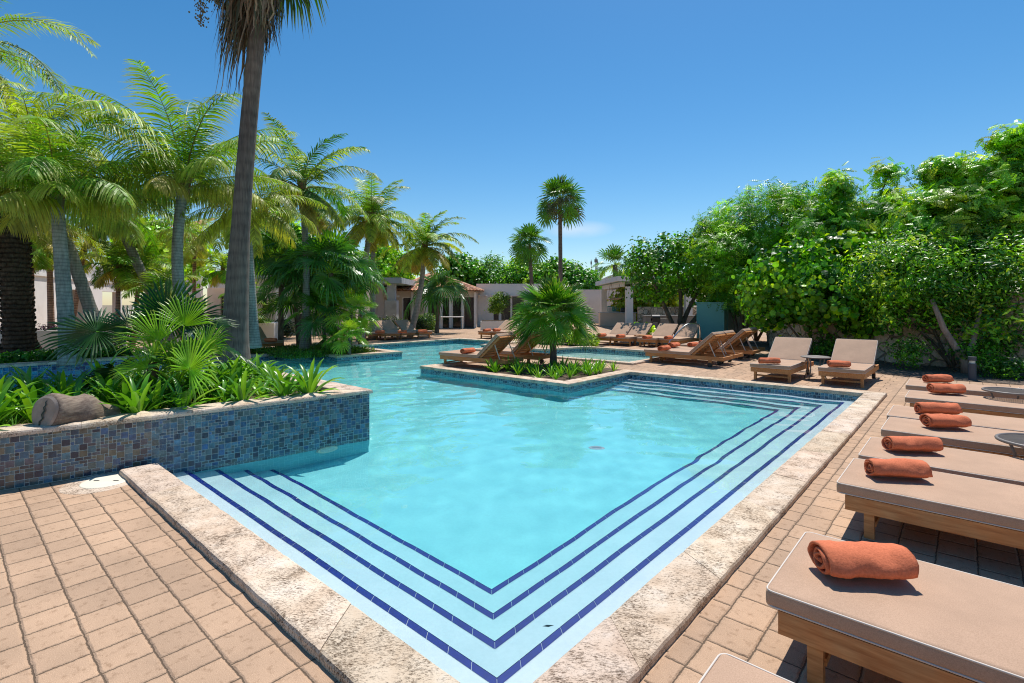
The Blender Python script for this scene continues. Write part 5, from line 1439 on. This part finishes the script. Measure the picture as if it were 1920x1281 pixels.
grasses(mb, ab_region(-1.5, 3.1, 5.6, 8.2, .40, lambda a, b: fr(a, b) & stp(a, b)), 5200, .13, .008, 5, .4, [(.10, .26, .02), (.18, .32, .04), (.30, .33, .08)])
grasses(mb, ab_region(-1.6, .45, 5.9, 7.0, .40, lambda a, b: fr(a, b) & stp(a, b)), 2600, .24, .011, 6, .4, [(.12, .32, .02), (.20, .40, .03)])
tag(mb.build('planter_grass', M['lily']), 'wispy green grass between the lilies in the near planter', 'grass', kind='stuff')
mb = MB(); r2 = np.random.default_rng(9)
def cover(mb, a0, a1, b0, b1, z, N, size, cols, seed, h=.12):
    r_ = np.random.default_rng(seed); a = r_.uniform(a0, a1, N); b = r_.uniform(b0, b1, N)
    P = np.stack([a * AX.x + b * BX.x, a * AX.y + b * BX.y, z + h * r_.random(N)], 1)
    c = np.array(cols)[r_.integers(0, len(cols), N)] * r_.uniform(.6, 1.35, (N, 1))
    scatter(mb, 'leaf', P, np.tile([0, 0, 1.0], (N, 1)), size * r_.uniform(.6, 1.3, N), c, r_, .6)
cover(mb, -3.5, 2.7, 12.45, 13.6, .40, 6500, .06, [(.05, .20, .015), (.08, .26, .02), (.03, .12, .012)], 4, h=.2)
tag(mb.build('ground_cover', M['leaf']), 'dark green ground cover leaves in the long raised bed', 'ground cover', kind='stuff')
mb = MB()
cover(mb, 6.3, 9.0, 13.6, 16.6, .0, 5200, .05, [(.06, .20, .015), (.14, .28, .03), (.03, .12, .012)], 5, h=.16)
grasses(mb, ab_region(6.3, 9.0, 13.5, 16.5, 0), 2600, .28, .014, 7, 0, [(.10, .26, .02), (.20, .30, .05)])
tag(mb.build('ground_cover', M['leaf']), 'grassy ground cover under the far clump of fan palms', 'ground cover', kind='stuff')
mb = MB()
def mf(r_, N):
    x = r_.uniform(8, 13, N); y = 16 - (x - 8) * 1.7 + r_.normal(0, .7, N); return np.stack([x, y, np.full(N, .008)], 1)
P = mf(r2, 900); scatter(mb, 'leaf', P + [0, 0, .01], np.tile([0, 0, 1.0], (900, 1)), .05 * r2.uniform(.5, 1.2, 900), np.array([(.28, .18, .10), (.18, .11, .06), (.40, .32, .22)])[r2.integers(0, 3, 900)], r2, .4)
tag(mb.build('leaf_litter', M['dead']), 'dry fallen leaves on the mulch along the stone wall', 'leaf litter', kind='stuff')

# ------------------------------------------------------------------ walls and buildings
def wall_open(mb, x0, x1, z0, z1, y, th, openings):
    """front face at y, thickness th; openings = (xa, xb, za, zb)"""
    xs = sorted(set([x0, x1] + [o[0] for o in openings] + [o[1] for o in openings]))
    for i in range(len(xs) - 1):
        xa, xb = xs[i], xs[i + 1]; xm = (xa + xb) / 2
        cuts = sorted([(o[2], o[3]) for o in openings if o[0] < xm < o[1]])
        z = z0
        for a, b in cuts:
            if a > z: mb.bx(xa, xb, y, y + th, z, a)
            z = b
        if z < z1: mb.bx(xa, xb, y, y + th, z, z1)
def part(mb, name, m, t, **k): return mb.build(name, M[m], t, **k)
def windows(t, ops, y, m='dark', frame='brown', rec=.12, mull=0, fw=.05):
    for (xa, xb, za, zb) in ops:
        mb = MB()
        mb.bx(xa, xa + fw, y + .04, y + rec + .05, za, zb); mb.bx(xb - fw, xb, y + .04, y + rec + .05, za, zb); mb.bx(xa + fw, xb - fw, y + .04, y + rec + .05, zb - fw, zb)
        for k in range(mull): zz = za + (zb - za) * (k + 1) / (mull + 1); mb.bx(xa + fw, xb - fw, y + .06, y + rec + .03, zz - .02, zz + .02)
        f = part(mb, 'window', frame, t)
        mb = MB(); mb.bx(xa + fw * .6, xb - fw * .6, y + rec, y + rec + .02, za, zb - fw * .6); mb.build('pane', M[m], f)
def tiled_slope(mb, p00, p10, p01, p11, n, rows=14, seed=0):
    """barrel tiles between eave p00-p10 and ridge p01-p11"""
    r_ = random.Random(seed); p00, p10, p01, p11 = map(Vector, (p00, p10, p01, p11))
    nn = (p10 - p00).cross(p01 - p00).normalized()
    if nn.z < 0: nn = -nn
    for j in range(rows):
        t0, t1 = j / rows, (j + 1.12) / rows
        for i in range(n):
            s0, s1 = i / n, (i + 1) / n
            a, b = p00.lerp(p10, s0).lerp(p01.lerp(p11, s0), t0), p00.lerp(p10, s1).lerp(p01.lerp(p11, s1), t0)
            c, d = p00.lerp(p10, s0).lerp(p01.lerp(p11, s0), min(1, t1)), p00.lerp(p10, s1).lerp(p01.lerp(p11, s1), min(1, t1))
            w_ = (b - a).length
            if w_ < .03: continue
            V = []
            for (l, r, lf) in ((a, b, .035), (c, d, .015)):
                for k in range(5):
                    q = l.lerp(r, k / 4); V.append(tuple(q + nn * (lf + math.sin(math.pi * k / 4) * w_ * .32)))
            tone = r_.choice([(1, 1, 1), (1.25, 1.35, 1.3), (.75, .7, .7), (1.5, 1.9, 2.0), (1.1, 1.0, .9)])
            mb.add(V, [[k, k + 1, 6 + k, 5 + k] for k in range(4)] + [[0, 4, 3, 1]], tris=[[1, 3, 2]], col=tone)
# middle building with tiled hip roof
t = thing('garden_building', 'low beige building with terracotta hip roof and tall brown glass doors', 'building', (-5.5, 33, 0))
S = 32.0
def px(u, D=S): return (u - CXP) / FPX * D
off = Vector((-5.5, 33, 0))
def L(x, y): return x + 5.5, y - 33
ops = [(px(u0) + 5.5, px(u1) + 5.5, 0 if full else .65, 1.92) for u0, u1, full in ((800.5, 823.5, 1), (828.5, 843, 1), (847.5, 865.5, 1), (870.5, 888.5, 1), (754, 771, 1))] + [(px(706) + 5.5, px(713.5) + 5.5, .65, 1.78), (px(719.5) + 5.5, px(728) + 5.5, .65, 1.78)]
mb = MB(); wall_open(mb, px(640) + 5.5, px(893) + 5.5, 0, 2.32, -1.0, .25, ops)
mb.bx(px(640) + 5.5, px(640) + 5.75, -.75, 6, 0, 2.32); mb.bx(px(893) + 5.25, px(893) + 5.5, -.75, 6, 0, 2.32); part(mb, 'wall', 'warm', t)
windows(t, ops[:3] + ops[4:5], -1.0, 'dark', 'white', rec=.16); windows(t, ops[3:4], -1.0, 'brown', 'brown', mull=3); windows(t, ops[5:], -1.0, 'dark', 'white')
for u in (798.5, 826, 845, 868, 891, 773):
    mb = MB(); mb.bx(px(u) + 5.5 - .075, px(u) + 5.5 + .075, -1.08, -1.003, 0, 2.25); part(mb, 'post', 'white', t)
x0, x1 = px(738) + 5.5, px(904) + 5.5; ap = atD(812, 509, 36.5) - off
mb = MB()
A_, B_, C_, D_ = (x0, -1.5, 2.30), (x1, -1.5, 2.30), (x1, 7.6, 2.30), (x0, 7.6, 2.30)
for e0, e1, n_ in ((A_, B_, 26), (B_, C_, 30), (C_, D_, 26), (D_, A_, 30)):
    e0v, e1v = Vector(e0), Vector(e1); mid = Vector(ap)
    rows = 17
    mb.add([e0, e1, tuple(mid)], tris=[[0, 1, 2]], col=(.8, .8, .8))
    tiled_slope(mb, e0, e1, tuple(mid), tuple(mid), n_, rows, 3)
part(mb, 'roof', 'roof', t)
mb = MB(); mb.bx(px(640) + 5.5, x0 + .2, -1.2, 6, 2.322, 2.50); part(mb, 'parapet', 'white', t)
# little pergola on the left of it
mb = MB()
for k in range(7): xx = px(672) + 5.5 + k * .38; mb.bx(xx, xx + .12, -2.3, -1.003, 2.02, 2.14)
mb.bx(px(668) + 5.5, px(754) + 5.5, -1.9, -1.8, 1.9, 2.02); part(mb, 'pergola', 'white', t)
# white table seen behind the doors' row
t = thing('garden_table', 'narrow white table standing before the tall glass doors', 'table', (px(848, 30), 30.5, 0))
mb = MB(); mb.bx(-.75, .6, -.25, .25, .70, .75); part(mb, 'table_top', 'white', t)
for sx in (-.72, .55):
    for sy in (-.22, .19): mb = MB(); mb.bx(sx, sx + .04, sy, sy + .04, 0, .70); part(mb, 'leg', 'white', t)
# long white wall building
t = thing('garden_building', 'long plain white single-storey building with dark windows behind the potted tree', 'building', (2, 34, 0))
ops = [(px(925.5, 34) - 2, px(935, 34) - 2, .35, 2.0), (px(940, 34) - 2, px(957, 34) - 2, .35, 2.0), (px(960.5, 34) - 2, px(983, 34) - 2, .35, 2.0)]
mb = MB(); wall_open(mb, px(893, 34) - 2, px(1060, 34) - 2, 0, 2.84, 0, .25, ops); mb.bx(px(1060, 34) - 2.25, px(1060, 34) - 2, .25, 7, 0, 2.84); mb.bx(px(893, 34) - 2, px(893, 34) - 1.75, .25, 7, 0, 2.84); part(mb, 'wall', 'white', t)
mb = MB(); mb.bx(px(893, 34) - 1.7, px(1060, 34) - 2.3, .25, 7, 2.6, 2.70); part(mb, 'roof', 'grey', t)
windows(t, ops[:1], 0, 'brown', 'brown'); windows(t, ops[1:], 0, 'dark', 'brown', mull=2)
for o in ops[1:]:
    mb = MB()
    for k in range(8):
        x = o[0] + .08 + k * (o[1] - o[0] - .16) / 8; mb.tube([(x + .03, .30, o[2]), (x + .03, .30, o[3] - .1)], .035, 6)
    part(mb, 'curtain', 'white', t)
mb = MB()
for k in range(11): x = px(900, 34) - 2 + k * .42; mb.box((x, -.35, 2.05), (.10, .70, .10))
part(mb, 'rafter_ends', 'white', t)
t = thing('boundary_wall', 'plain white wall behind the right gazebo', 'wall', (6.3, 40, 0))
mb = MB(); mb.bx(-3, 3.6, 0, .25, 0, 2.55); part(mb, 'wall', 'white', t); mb = MB(); mb.bx(-3.05, 3.65, -.04, .29, 2.552, 2.62); part(mb, 'wall_cap', 'white', t)

# gazebos
t = thing('gazebo', 'grey flat-roofed gazebo with chunky square pillars, left of the tiled roof', 'gazebo', (-7.6, 31, 0))
mb = MB(); mb.bx(-2.2, 1.40, -2.3, 3.7, 2.66, 2.98); part(mb, 'roof', 'grey', t)
mb = MB(); mb.bx(-2.05, 1.25, -2.15, 3.55, 2.63, 2.657); part(mb, 'ceiling', 'soffit', t)
for x, y in ((.75, -1.9), (.95, 3.2), (-1.9, -1.9), (-1.9, 3.2)):
    mb = MB(); mb.bx(x - .22, x + .22, y - .2, y + .2, 1.7, 2.628); p_ = part(mb, 'pillar', 'grey', t)
    mb = MB(); mb.bx(x - .33, x + .33, y - .3, y + .3, 0, 1.698); part(mb, 'pillar_base', 'grey', p_)
t_fan = thing('ceiling_fan', 'small dark ceiling fan under the left gazebo roof', 'fan', (-8.3, 29.6, 2.4))
mb = MB(); mb.tube([(0, 0, -.05), (0, 0, .23)], .03, 8); part(mb, 'rod', 'black', t_fan)
mb = MB(); mb.tube([(0, 0, -.08), (0, 0, 0)], .11, 14); part(mb, 'motor', 'black', t_fan)
for k in range(4):
    mb = MB(); mb.box((.42, 0, -.03), (.6, .12, .015)); o = part(mb, 'blade', 'black', t_fan); o.rotation_euler = (0, 0, k * math.pi / 2 + .4)
t = thing('gazebo', 'white flat-roofed outdoor bar gazebo at the right, green ceiling', 'gazebo', (8, 33.5, 0))
mb = MB(); mb.bx(-1.75, 3.2, -3.2, 4.8, 2.86, 3.15); part(mb, 'roof', 'white', t)
mb = MB(); mb.bx(-1.6, 3.05, -3.05, 4.65, 2.83, 2.857); part(mb, 'ceiling', 'soffit', t)
mb = MB(); mb.bx(-1.35, -1.15, -2.45, 4.2, 2.55, 2.828); mb.bx(-1.15, 2.5, 4.0, 4.2, 2.55, 2.828); mb.bx(-.7, 2.5, -2.65, -2.47, 2.60, 2.828); part(mb, 'beam', 'white', t)
for x, y in ((-.92, -2.6), (-1.25, 4.1), (2.65, -2.6), (.95, 4.1), (-1.25, .4)):
    if (x, y) == (-1.25, .4): continue
    mb = MB(); mb.bx(x - .2, x + .2, y - .2, y + .2, 0, 2.548); part(mb, 'pillar', 'white', t)
c = thing('bar_counter', 'beige bar counter under the right gazebo', 'counter', (7.0, 34.5, 0))
mb = MB(); mb.bx(-1.1, 1.3, -.3, .3, 0, .88); part(mb, 'body', 'warm', c); mb = MB(); mb.bx(-1.15, 1.35, -.36, .36, .882, .94); part(mb, 'counter_top', 'grey', c)
mb = MB(); mb.box((0, 0, .03), (1.1, .04, .5)); o = part(mb, 'backsplash_panel', 'tile', None); 
bpy.data.objects.remove(o)
def scr(t_, m_, *bxs):
    for n_, b_ in bxs: mb = MB(); mb.bx(*b_); part(mb, n_, m_, t_)
c = thing('bar_unit', 'blue-fronted back bar shelf behind the counter', 'shelf', (7.4, 36.6, 0)); 
mb = MB(); mb.bx(-.7, 1.0, 0, .3, 0, .95); part(mb, 'body', 'white', c)
mb = MB(); mb.bx(-.5, 1.0, .31, .36, .95, 1.35); part(mb, 'splashback', 'teal', c)
c = thing('grill', 'dark rounded coffee machine or grill on the bar', 'appliance', (7.65, 34.5, .94))
mb = MB(); mb.tube([(-.3, 0, .12), (.3, 0, .12)], .16, 14); part(mb, 'hood', 'black', c, smooth=True); mb = MB(); mb.bx(-.32, .32, -.15, .15, 0, .12); part(mb, 'base', 'black', c)
c = thing('box', 'cream box standing on the bar counter', 'box', (6.62, 34.5, .94))
mb = MB(); mb.bx(-.11, .11, -.1, .1, 0, .32); part(mb, 'body', 'warm', c); mb = MB(); mb.bx(-.12, .12, -.11, .11, .322, .35); part(mb, 'lid', 'white', c)
c = thing('driftwood_lamp', 'bundle of driftwood hung on four cords under the gazebo roof', 'hanging lamp', (6.35, 31.6, 1.82))
r_ = random.Random(6)
mb = MB()
for k in range(26):
    x = r_.uniform(-.55, .4); a = r_.uniform(-.5, .5); l = r_.uniform(.25, .5); z = r_.uniform(-.06, .06); y = r_.uniform(-.1, .1)
    mb.tube([(x, y, z + .08 * x), (x + math.cos(a) * l * .6, y + math.sin(a) * l * .6, z + .08 * x + r_.uniform(-.02, .05))], [.03, .015], 6)
part(mb, 'driftwood', 'drift', c)
for x0_, x1_ in ((-.42, -.25), (-.05, -.22), (.15, .32), (.5, .36)):
    mb = MB(); mb.tube([(x0_, 0, .05), (x1_, 0, .99)], .011, 5); part(mb, 'cord', 'rope', c)
# stone wall far, counter and black grill
t = thing('stone_wall', 'low grey rubble wall behind the plank counter', 'wall', (9.6, 31.5, 0))
mb = MB(); mb.bx(-1.8, 3.0, 0, .3, 0, 1.32); part(mb, 'wall', 'rubble', t)
t = thing('plank_counter', 'grey plank counter before the low rubble wall', 'counter', (9.0, 28.6, 0))
mb = MB(); mb.bx(-1.6, 1.2, -.3, .3, .05, .80); part(mb, 'body', 'planks', t); mb = MB(); mb.bx(-1.65, 1.25, -.34, .34, .802, .86); part(mb, 'counter_top', 'planks', t)
t = thing('grill', 'black barbecue grill in front of the plank counter', 'grill', (7.75, 27.6, 0))
mb = MB(); mb.box((0, 0, .62), (.42, .36, .2)); part(mb, 'firebox', 'black', t); mb = MB(); mb.tube([(-.21, 0, .74), (.21, 0, .74)], .17, 14); part(mb, 'hood', 'black', t)
for sx in (-.18, .18): mb = MB(); mb.bx(sx - .02, sx + .02, -.1, .1, 0, .52); part(mb, 'leg', 'black', t)
mb = MB(); mb.bx(.22, .6, -.16, .16, .68, .71); part(mb, 'side_shelf', 'steel', t)

# retaining wall along the right side
t = thing('retaining_wall', 'tan rubble stone wall behind the climbers and bushes on the right', 'wall', (9, 14, 0))
mb = MB(); ln = [(12.0, 23.0), (9.9, 19.8), (8.80, 17.4), (8.95, 15.8), (9.45, 13.4), (10.9, 11.0), (13.0, 8.6), (18, 4.5)]
r_ = np.random.default_rng(4)
for k in range(len(ln) - 1):
    a, b = Vector((*ln[k], 0)), Vector((*ln[k + 1], 0)); d = b - a; m_ = max(2, int(d.length / .15)); nz_ = 11
    nrm = Vector((d.y, -d.x, 0)).normalized()
    V = []
    for i in range(m_ + 1):
        for j in range(nz_ + 1):
            p = a.lerp(b, i / m_); z = 1.75 * j / nz_
            o_ = noise.noise(Vector((p.x * 2.2, p.y * 2.2, z * 2.2))) * .07 + noise.noise(Vector((p.x * 6, p.y * 6, z * 6))) * .03
            q = p + nrm * (o_ - z * .03); V.append((q.x - 9, q.y - 14, z + (noise.noise(p * 2) * .1 if j == nz_ else 0)))
    q = [[i * (nz_ + 1) + j, (i + 1) * (nz_ + 1) + j, (i + 1) * (nz_ + 1) + j + 1, i * (nz_ + 1) + j + 1] for i in range(m_) for j in range(nz_)]
    mb.add(V, q)
    # top and back
    a2, b2 = a - nrm * .45, b - nrm * .45
    mb.add([(a.x - 9, a.y - 14, 1.68), (b.x - 9, b.y - 14, 1.68), (b2.x - 9, b2.y - 14, 1.68), (a2.x - 9, a2.y - 14, 1.68)], [[0, 1, 2, 3]])
    mb.add([(a2.x - 9, a2.y - 14, 0), (b2.x - 9, b2.y - 14, 0), (b2.x - 9, b2.y - 14, 1.68), (a2.x - 9, a2.y - 14, 1.68)], [[0, 1, 2, 3]])
part(mb, 'wall', 'rubble', t, smooth=True)

# left: two-storey hotel wing, tower and low white planters
def wing(t, p0, p1, openings, z1, m='warm', th=.3, y=0):
    """wall from p0 to p1 in plan, openings in metres along it"""
    p0, p1 = Vector((*p0, 0)), Vector((*p1, 0)); d = p1 - p0; ln = d.length; rz = math.atan2(d.y, d.x)
    mb = MB(); wall_open(mb, 0, ln, 0, z1, 0, th, openings)
    o = part(mb, 'wall', m, t); o.location = p0 - t.location; o.rotation_euler = (0, 0, rz); return o, ln
t = thing('hotel_building', 'two-storey cream hotel wing with arches and white balcony rails, left edge', 'building', (-24, 30, 0))
o, ln = wing(t, (-20.5, 19), (-27.5, 36), [(3.4, 5.6, 0, 2.35), (8.5, 12.5, 0, 2.3), (14.6, 17.5, 0, 2.3)], 2.85, 'white')
mb = MB(); mb.bx(0, ln, -.09, .302, 2.852, 3.02); q = mb.build('cornice', M['white'], o)
mb = MB(); mb.bx(0, ln, 3.6, 3.9, 0, 6.2); q = mb.build('upper_wall', M['white'], o)
mb = MB(); mb.bx(0, ln, .31, 3.6, 2.9, 2.95); mb.build('terrace', M['grey'], o)
mb = MB(); mb.bx(.0, ln, 1.6, 1.8, 0, 2.85); mb.build('arcade_back_wall', M['stucco'], o)
mb = MB(); mb.bx(0, ln, .02, .08, 3.85, 3.91)
k = 0.0
while k < ln: mb.bx(k, k + .035, .03, .07, 3.022, 3.85); k += .14
mb.build('balcony_rail', M['white'], o)
for xa, xb in ((1.5, 3.0), (6, 7.6), (11, 12.6), (15.5, 17)):
    mb = MB(); mb.bx(xa, xb, 3.54, 3.596, 3.2, 5.1); q = mb.build('window', M['brown'], o); mb = MB(); mb.bx(xa + .1, xb - .1, 3.50, 3.538, 3.3, 5.0); mb.build('pane', M['dark'], q)
mb = MB()
tiled_slope(mb, (-.2, 3.0, 6.1), (ln, 3.0, 6.1), (-.2, 6.0, 7.4), (ln, 6.0, 7.4), 56, 10, 5); mb.add([(-.2, 3.0, 6.08), (ln, 3.0, 6.08), (ln, 6.0, 7.38), (-.2, 6.0, 7.38)], [[0, 1, 2, 3]], col=(.8, .8, .8))
mb.build('roof', M['roof'], o)
mb = MB(); mb.box((2.3, -.06, 1.75), (.22, .1, .36)); q = mb.build('wall_lamp', M['brown'], o)
# tower
t = thing('hotel_building', 'white two-storey tower part with a dark arched doorway and small round balcony', 'building', (-23.5, 38, 0))
D = 38.0
ops = [(px(341.5, D) + 23.5, px(355, D) + 23.5, .1, 2.4), (px(338, D) + 23.5, px(354, D) + 23.5, 4.7, 6.0)]
mb = MB(); wall_open(mb, px(326, D) + 23.5, px(376, D) + 23.5, 0, 7.2, 0, .3, ops); part(mb, 'wall', 'white', t)
x0, x1 = ops[0][:2]; xm = (x0 + x1) / 2; rw = (x1 - x0) / 2
mb = MB(); mb.bx(x0, x1, .15, .18, .1, 2.4); dd = part(mb, 'door', 'dark', t)
mb = MB(); a = np.linspace(0, np.pi, 13)
for sgn in (-1, 1):        # arch spandrels
    V = [(xm + sgn * rw, .0, 2.4 + .001)] + [(xm + sgn * math.cos(q) * rw, 0, 2.4 - rw + math.sin(q) * rw) for q in np.linspace(0, np.pi / 2, 8)]
    mb.add([(v[0], .002, v[2]) for v in V], tris=[[0, k, k + 1] for k in range(1, 8)])
part(mb, 'arch', 'white', t)
mb = MB(); mb.bx(ops[1][0], ops[1][1], .12, .15, 4.7, 6.0); part(mb, 'window', 'dark', t)
mb = MB(); mb.bx(px(326, D) + 23.5, px(376, D) + 23.5, -.08, -.002, 2.66, 2.80); part(mb, 'cornice', 'white', t)
mb = MB(); wall_open(mb, px(376, D) + 23.52, px(460, D) + 23.5, 0, 2.7, .8, .3, [(px(402, D) + 23.5, px(410, D) + 23.5, .4, 2.1)]); part(mb, 'wall', 'warm', t); mb = MB(); mb.bx(px(378, D) + 23.5, px(470, D) + 23.5, 4.2, 4.5, 2.7, 6.4); part(mb, 'upper_wall', 'warm', t)
mb = MB(); mb.bx(px(402, D) + 23.5, px(410, D) + 23.5, .95, .98, .4, 2.1); part(mb, 'window', 'dark', t)
mb = MB(); c0 = (px(408, D) + 23.5, .9)
ring_ = [(c0[0] + math.cos(q) * 1.0, c0[1] + math.sin(q) * 1.0) for q in np.linspace(np.pi, 2 * np.pi, 17)]
for i in range(16):
    (xa, ya), (xb, yb) = ring_[i], ring_[i + 1]
    mb.add([(xa, ya, 2.7), (xb, yb, 2.7), (xb, yb, 3.5), (xa, ya, 3.5)], [[0, 1, 2, 3]])
mb.bx(px(378, D) + 23.5, px(460, D) + 23.5, .8, 1.1, 2.702, 2.9)
mb.tube([(px(380, D) + 23.5, .9, 4.1), (px(470, D) + 23.5, .9, 4.1)], .035, 8)
for i in range(28): x = px(382, D) + 23.5 + i * .12; mb.tube([(x, .9, 2.9), (x, .9, 4.1)], .018, 6)
part(mb, 'balcony', 'white', t)
mb = MB(); tiled_slope(mb, (px(320, D) + 23.5, -.5, 7.1), (px(382, D) + 23.5, -.5, 7.1), (px(345, D) + 23.5, 4, 8.6), (px(352, D) + 23.5, 4, 8.6), 16, 12, 8); part(mb, 'roof', 'roof', t)
# side building behind the fan palm clump
t = thing('garden_building', 'beige single-storey building half hidden behind the clump of fan palms', 'building', (-10, 26, 0))
D = 25.5
ops = [(px(553, D) + 10, px(571, D) + 10, .1, 1.0), (px(590, D) + 10, px(630, D) + 10, .1, 2.0), (px(492, D) + 10, px(500, D) + 10, 1.0, 2.0)]
mb = MB(); wall_open(mb, px(468, D) + 10, px(668, D) + 10, 0, 2.75, -.5, .3, ops); mb.bx(px(668, D) + 9.7, px(668, D) + 10, -.2, 5, 0, 2.75); mb.bx(px(468, D) + 10, px(668, D) + 10, .6, .8, 0, 2.7); part(mb, 'wall', 'warm', t)
mb = MB(); mb.bx(px(466, D) + 10, px(670, D) + 10, -.62, 5, 2.752, 2.92); part(mb, 'roof', 'grey', t)
mb = MB(); mb.bx(px(525, D) + 10, px(547, D) + 10, -1.0, -.502, 0, 2.7); part(mb, 'pier', 'white', t)
mb = MB(); mb.bx(px(475.5, D) + 10, px(485, D) + 10, -1.2, -1.0, 0, 2.2); part(mb, 'post', 'white', t)
windows(t, ops[1:], -.5, 'dark', 'brown')
mb = MB(); mb.bx(px(553, D) + 10.0, px(571, D) + 10, -.40, -.30, .1, 1.0); ff = part(mb, 'hatch', 'black', t)
# low white planters
for p0, p1, z1, lab in (((-18.0, 13.6), (-13.0, 17.2), .66, 'low white planter wall with purple and green plants, left edge'), ((-12.9, 19.6), (-9.6, 20.6), .73, 'low white planter wall left of the thick palm trunk'), ):
    a, b = Vector((*p0, 0)), Vector((*p1, 0)); d = b - a
    t = thing('white_planter', lab, 'planter', a, math.atan2(d.y, d.x), 'low white planters')
    mb = MB(); ln = d.length; mb.bx(0, ln, 0, .15, 0, z1); mb.bx(0, ln, 1.0, 1.15, 0, z1); mb.bx(0, .15, .15, 1.0, 0, z1); mb.bx(ln - .15, ln, .15, 1.0, 0, z1); part(mb, 'wall', 'white', t)
    mb = MB(); mb.bx(.15, ln - .15, .15, 1.0, .1, z1 - .08); part(mb, 'soil', 'soil', t)
    for k in range(int(ln / .45)):
        x = .35 + k * .45; c = a + d.normalized() * x; c = c + Vector((-d.y, d.x, 0)).normalized() * .5
        cols = [[(.07, .02, .06), (.12, .03, .09), (.04, .015, .04)], [(.15, .3, .02), (.3, .4, .05)]][k % 3 == 1]
        if z1 > .7: cols = BG + BRT[:2]
        o = MB(); foliage(o, [(0, 0, .12, .25, .3, .16)], 26, 16, .05, 'leaf', .035, cols, 300 + k, .2); o = o.build('planter_shrub', M['leaf'], loc=(c.x, c.y, z1 - .08))
        tag(o, ('low plant with purple leaves in the white planter at the left edge' if cols[0][0] == .07 else 'low yellow-green plant in the white planter at the left edge') if z1 < .7 else 'low green plant in the white planter by the thick trunk', 'shrub', ('purple' if cols[0][0] == .07 else 'green') + ' plants in the white planters' if z1 < .7 else 'green plants by the thick trunk')
# small white box planter by the distant loungers
t = thing('white_planter', 'small white block planter behind the distant pair of loungers', 'planter', (-1.25, 26.2, 0), 0, None)
mb = MB(); mb.bx(-.35, 1.3, -.3, .3, 0, .62); part(mb, 'wall', 'white', t); mb = MB(); mb.bx(-.3, 1.25, -.25, .25, .622, .66); part(mb, 'soil', 'soil', t)

# far hill and masts
mb = MB(); c = atD(1160, 500, 420)
N = 40; V, Q = [], []
for i in range(N + 1):
    for j in range(7):
        x = (i / N) * 2 - 1; yy = j / 6
        h = 34 * max(0, 1 - abs(x) ** 1.4) * math.sin(math.pi * min(1, yy + .02) ** .8) + 2 * noise.noise(Vector((x * 6, yy * 4, 0)))
        V.append((c.x + 22 + x * 70, 420 + yy * 120, max(-2, h)))
for i in range(N):
    for j in range(6): Q.append([i * 7 + j, (i + 1) * 7 + j, (i + 1) * 7 + j + 1, i * 7 + j + 1])
mb.add(V, Q); o = mb.build('hill', M['hill'], smooth=True); tag(o, kind='structure')
for k, (u, vt, vb, r, lab) in enumerate([(1108.5, 487, 520, .35, 'lone thin radio mast on the hill, left of the pair'), (1117.5, 483, 515, .8, 'thicker radio mast of the pair on the hill'), (1120.5, 487, 515, .3, 'thin radio mast beside the thicker one on the hill')]):
    p, q = atD(u, vb, 425), atD(u, vt, 425)
    t = thing('radio_mast', lab, 'mast', (p.x, p.y, p.z - 8), 0, 'radio masts on the hill')
    h = q.z - p.z + 8; mb = MB(); mb.tube([(0, 0, 0), (0, 0, h)], [r, r * .6], 8); part(mb, 'pole', 'metal_grey', t)
    mb = MB(); mb.bx(-r * 1.6, r * 1.6, -r, r, h - 4, h - 1.5); part(mb, 'antenna', 'metal_grey', t)
# tree bases with soil under the deck-level trunks are simply planted through the paving
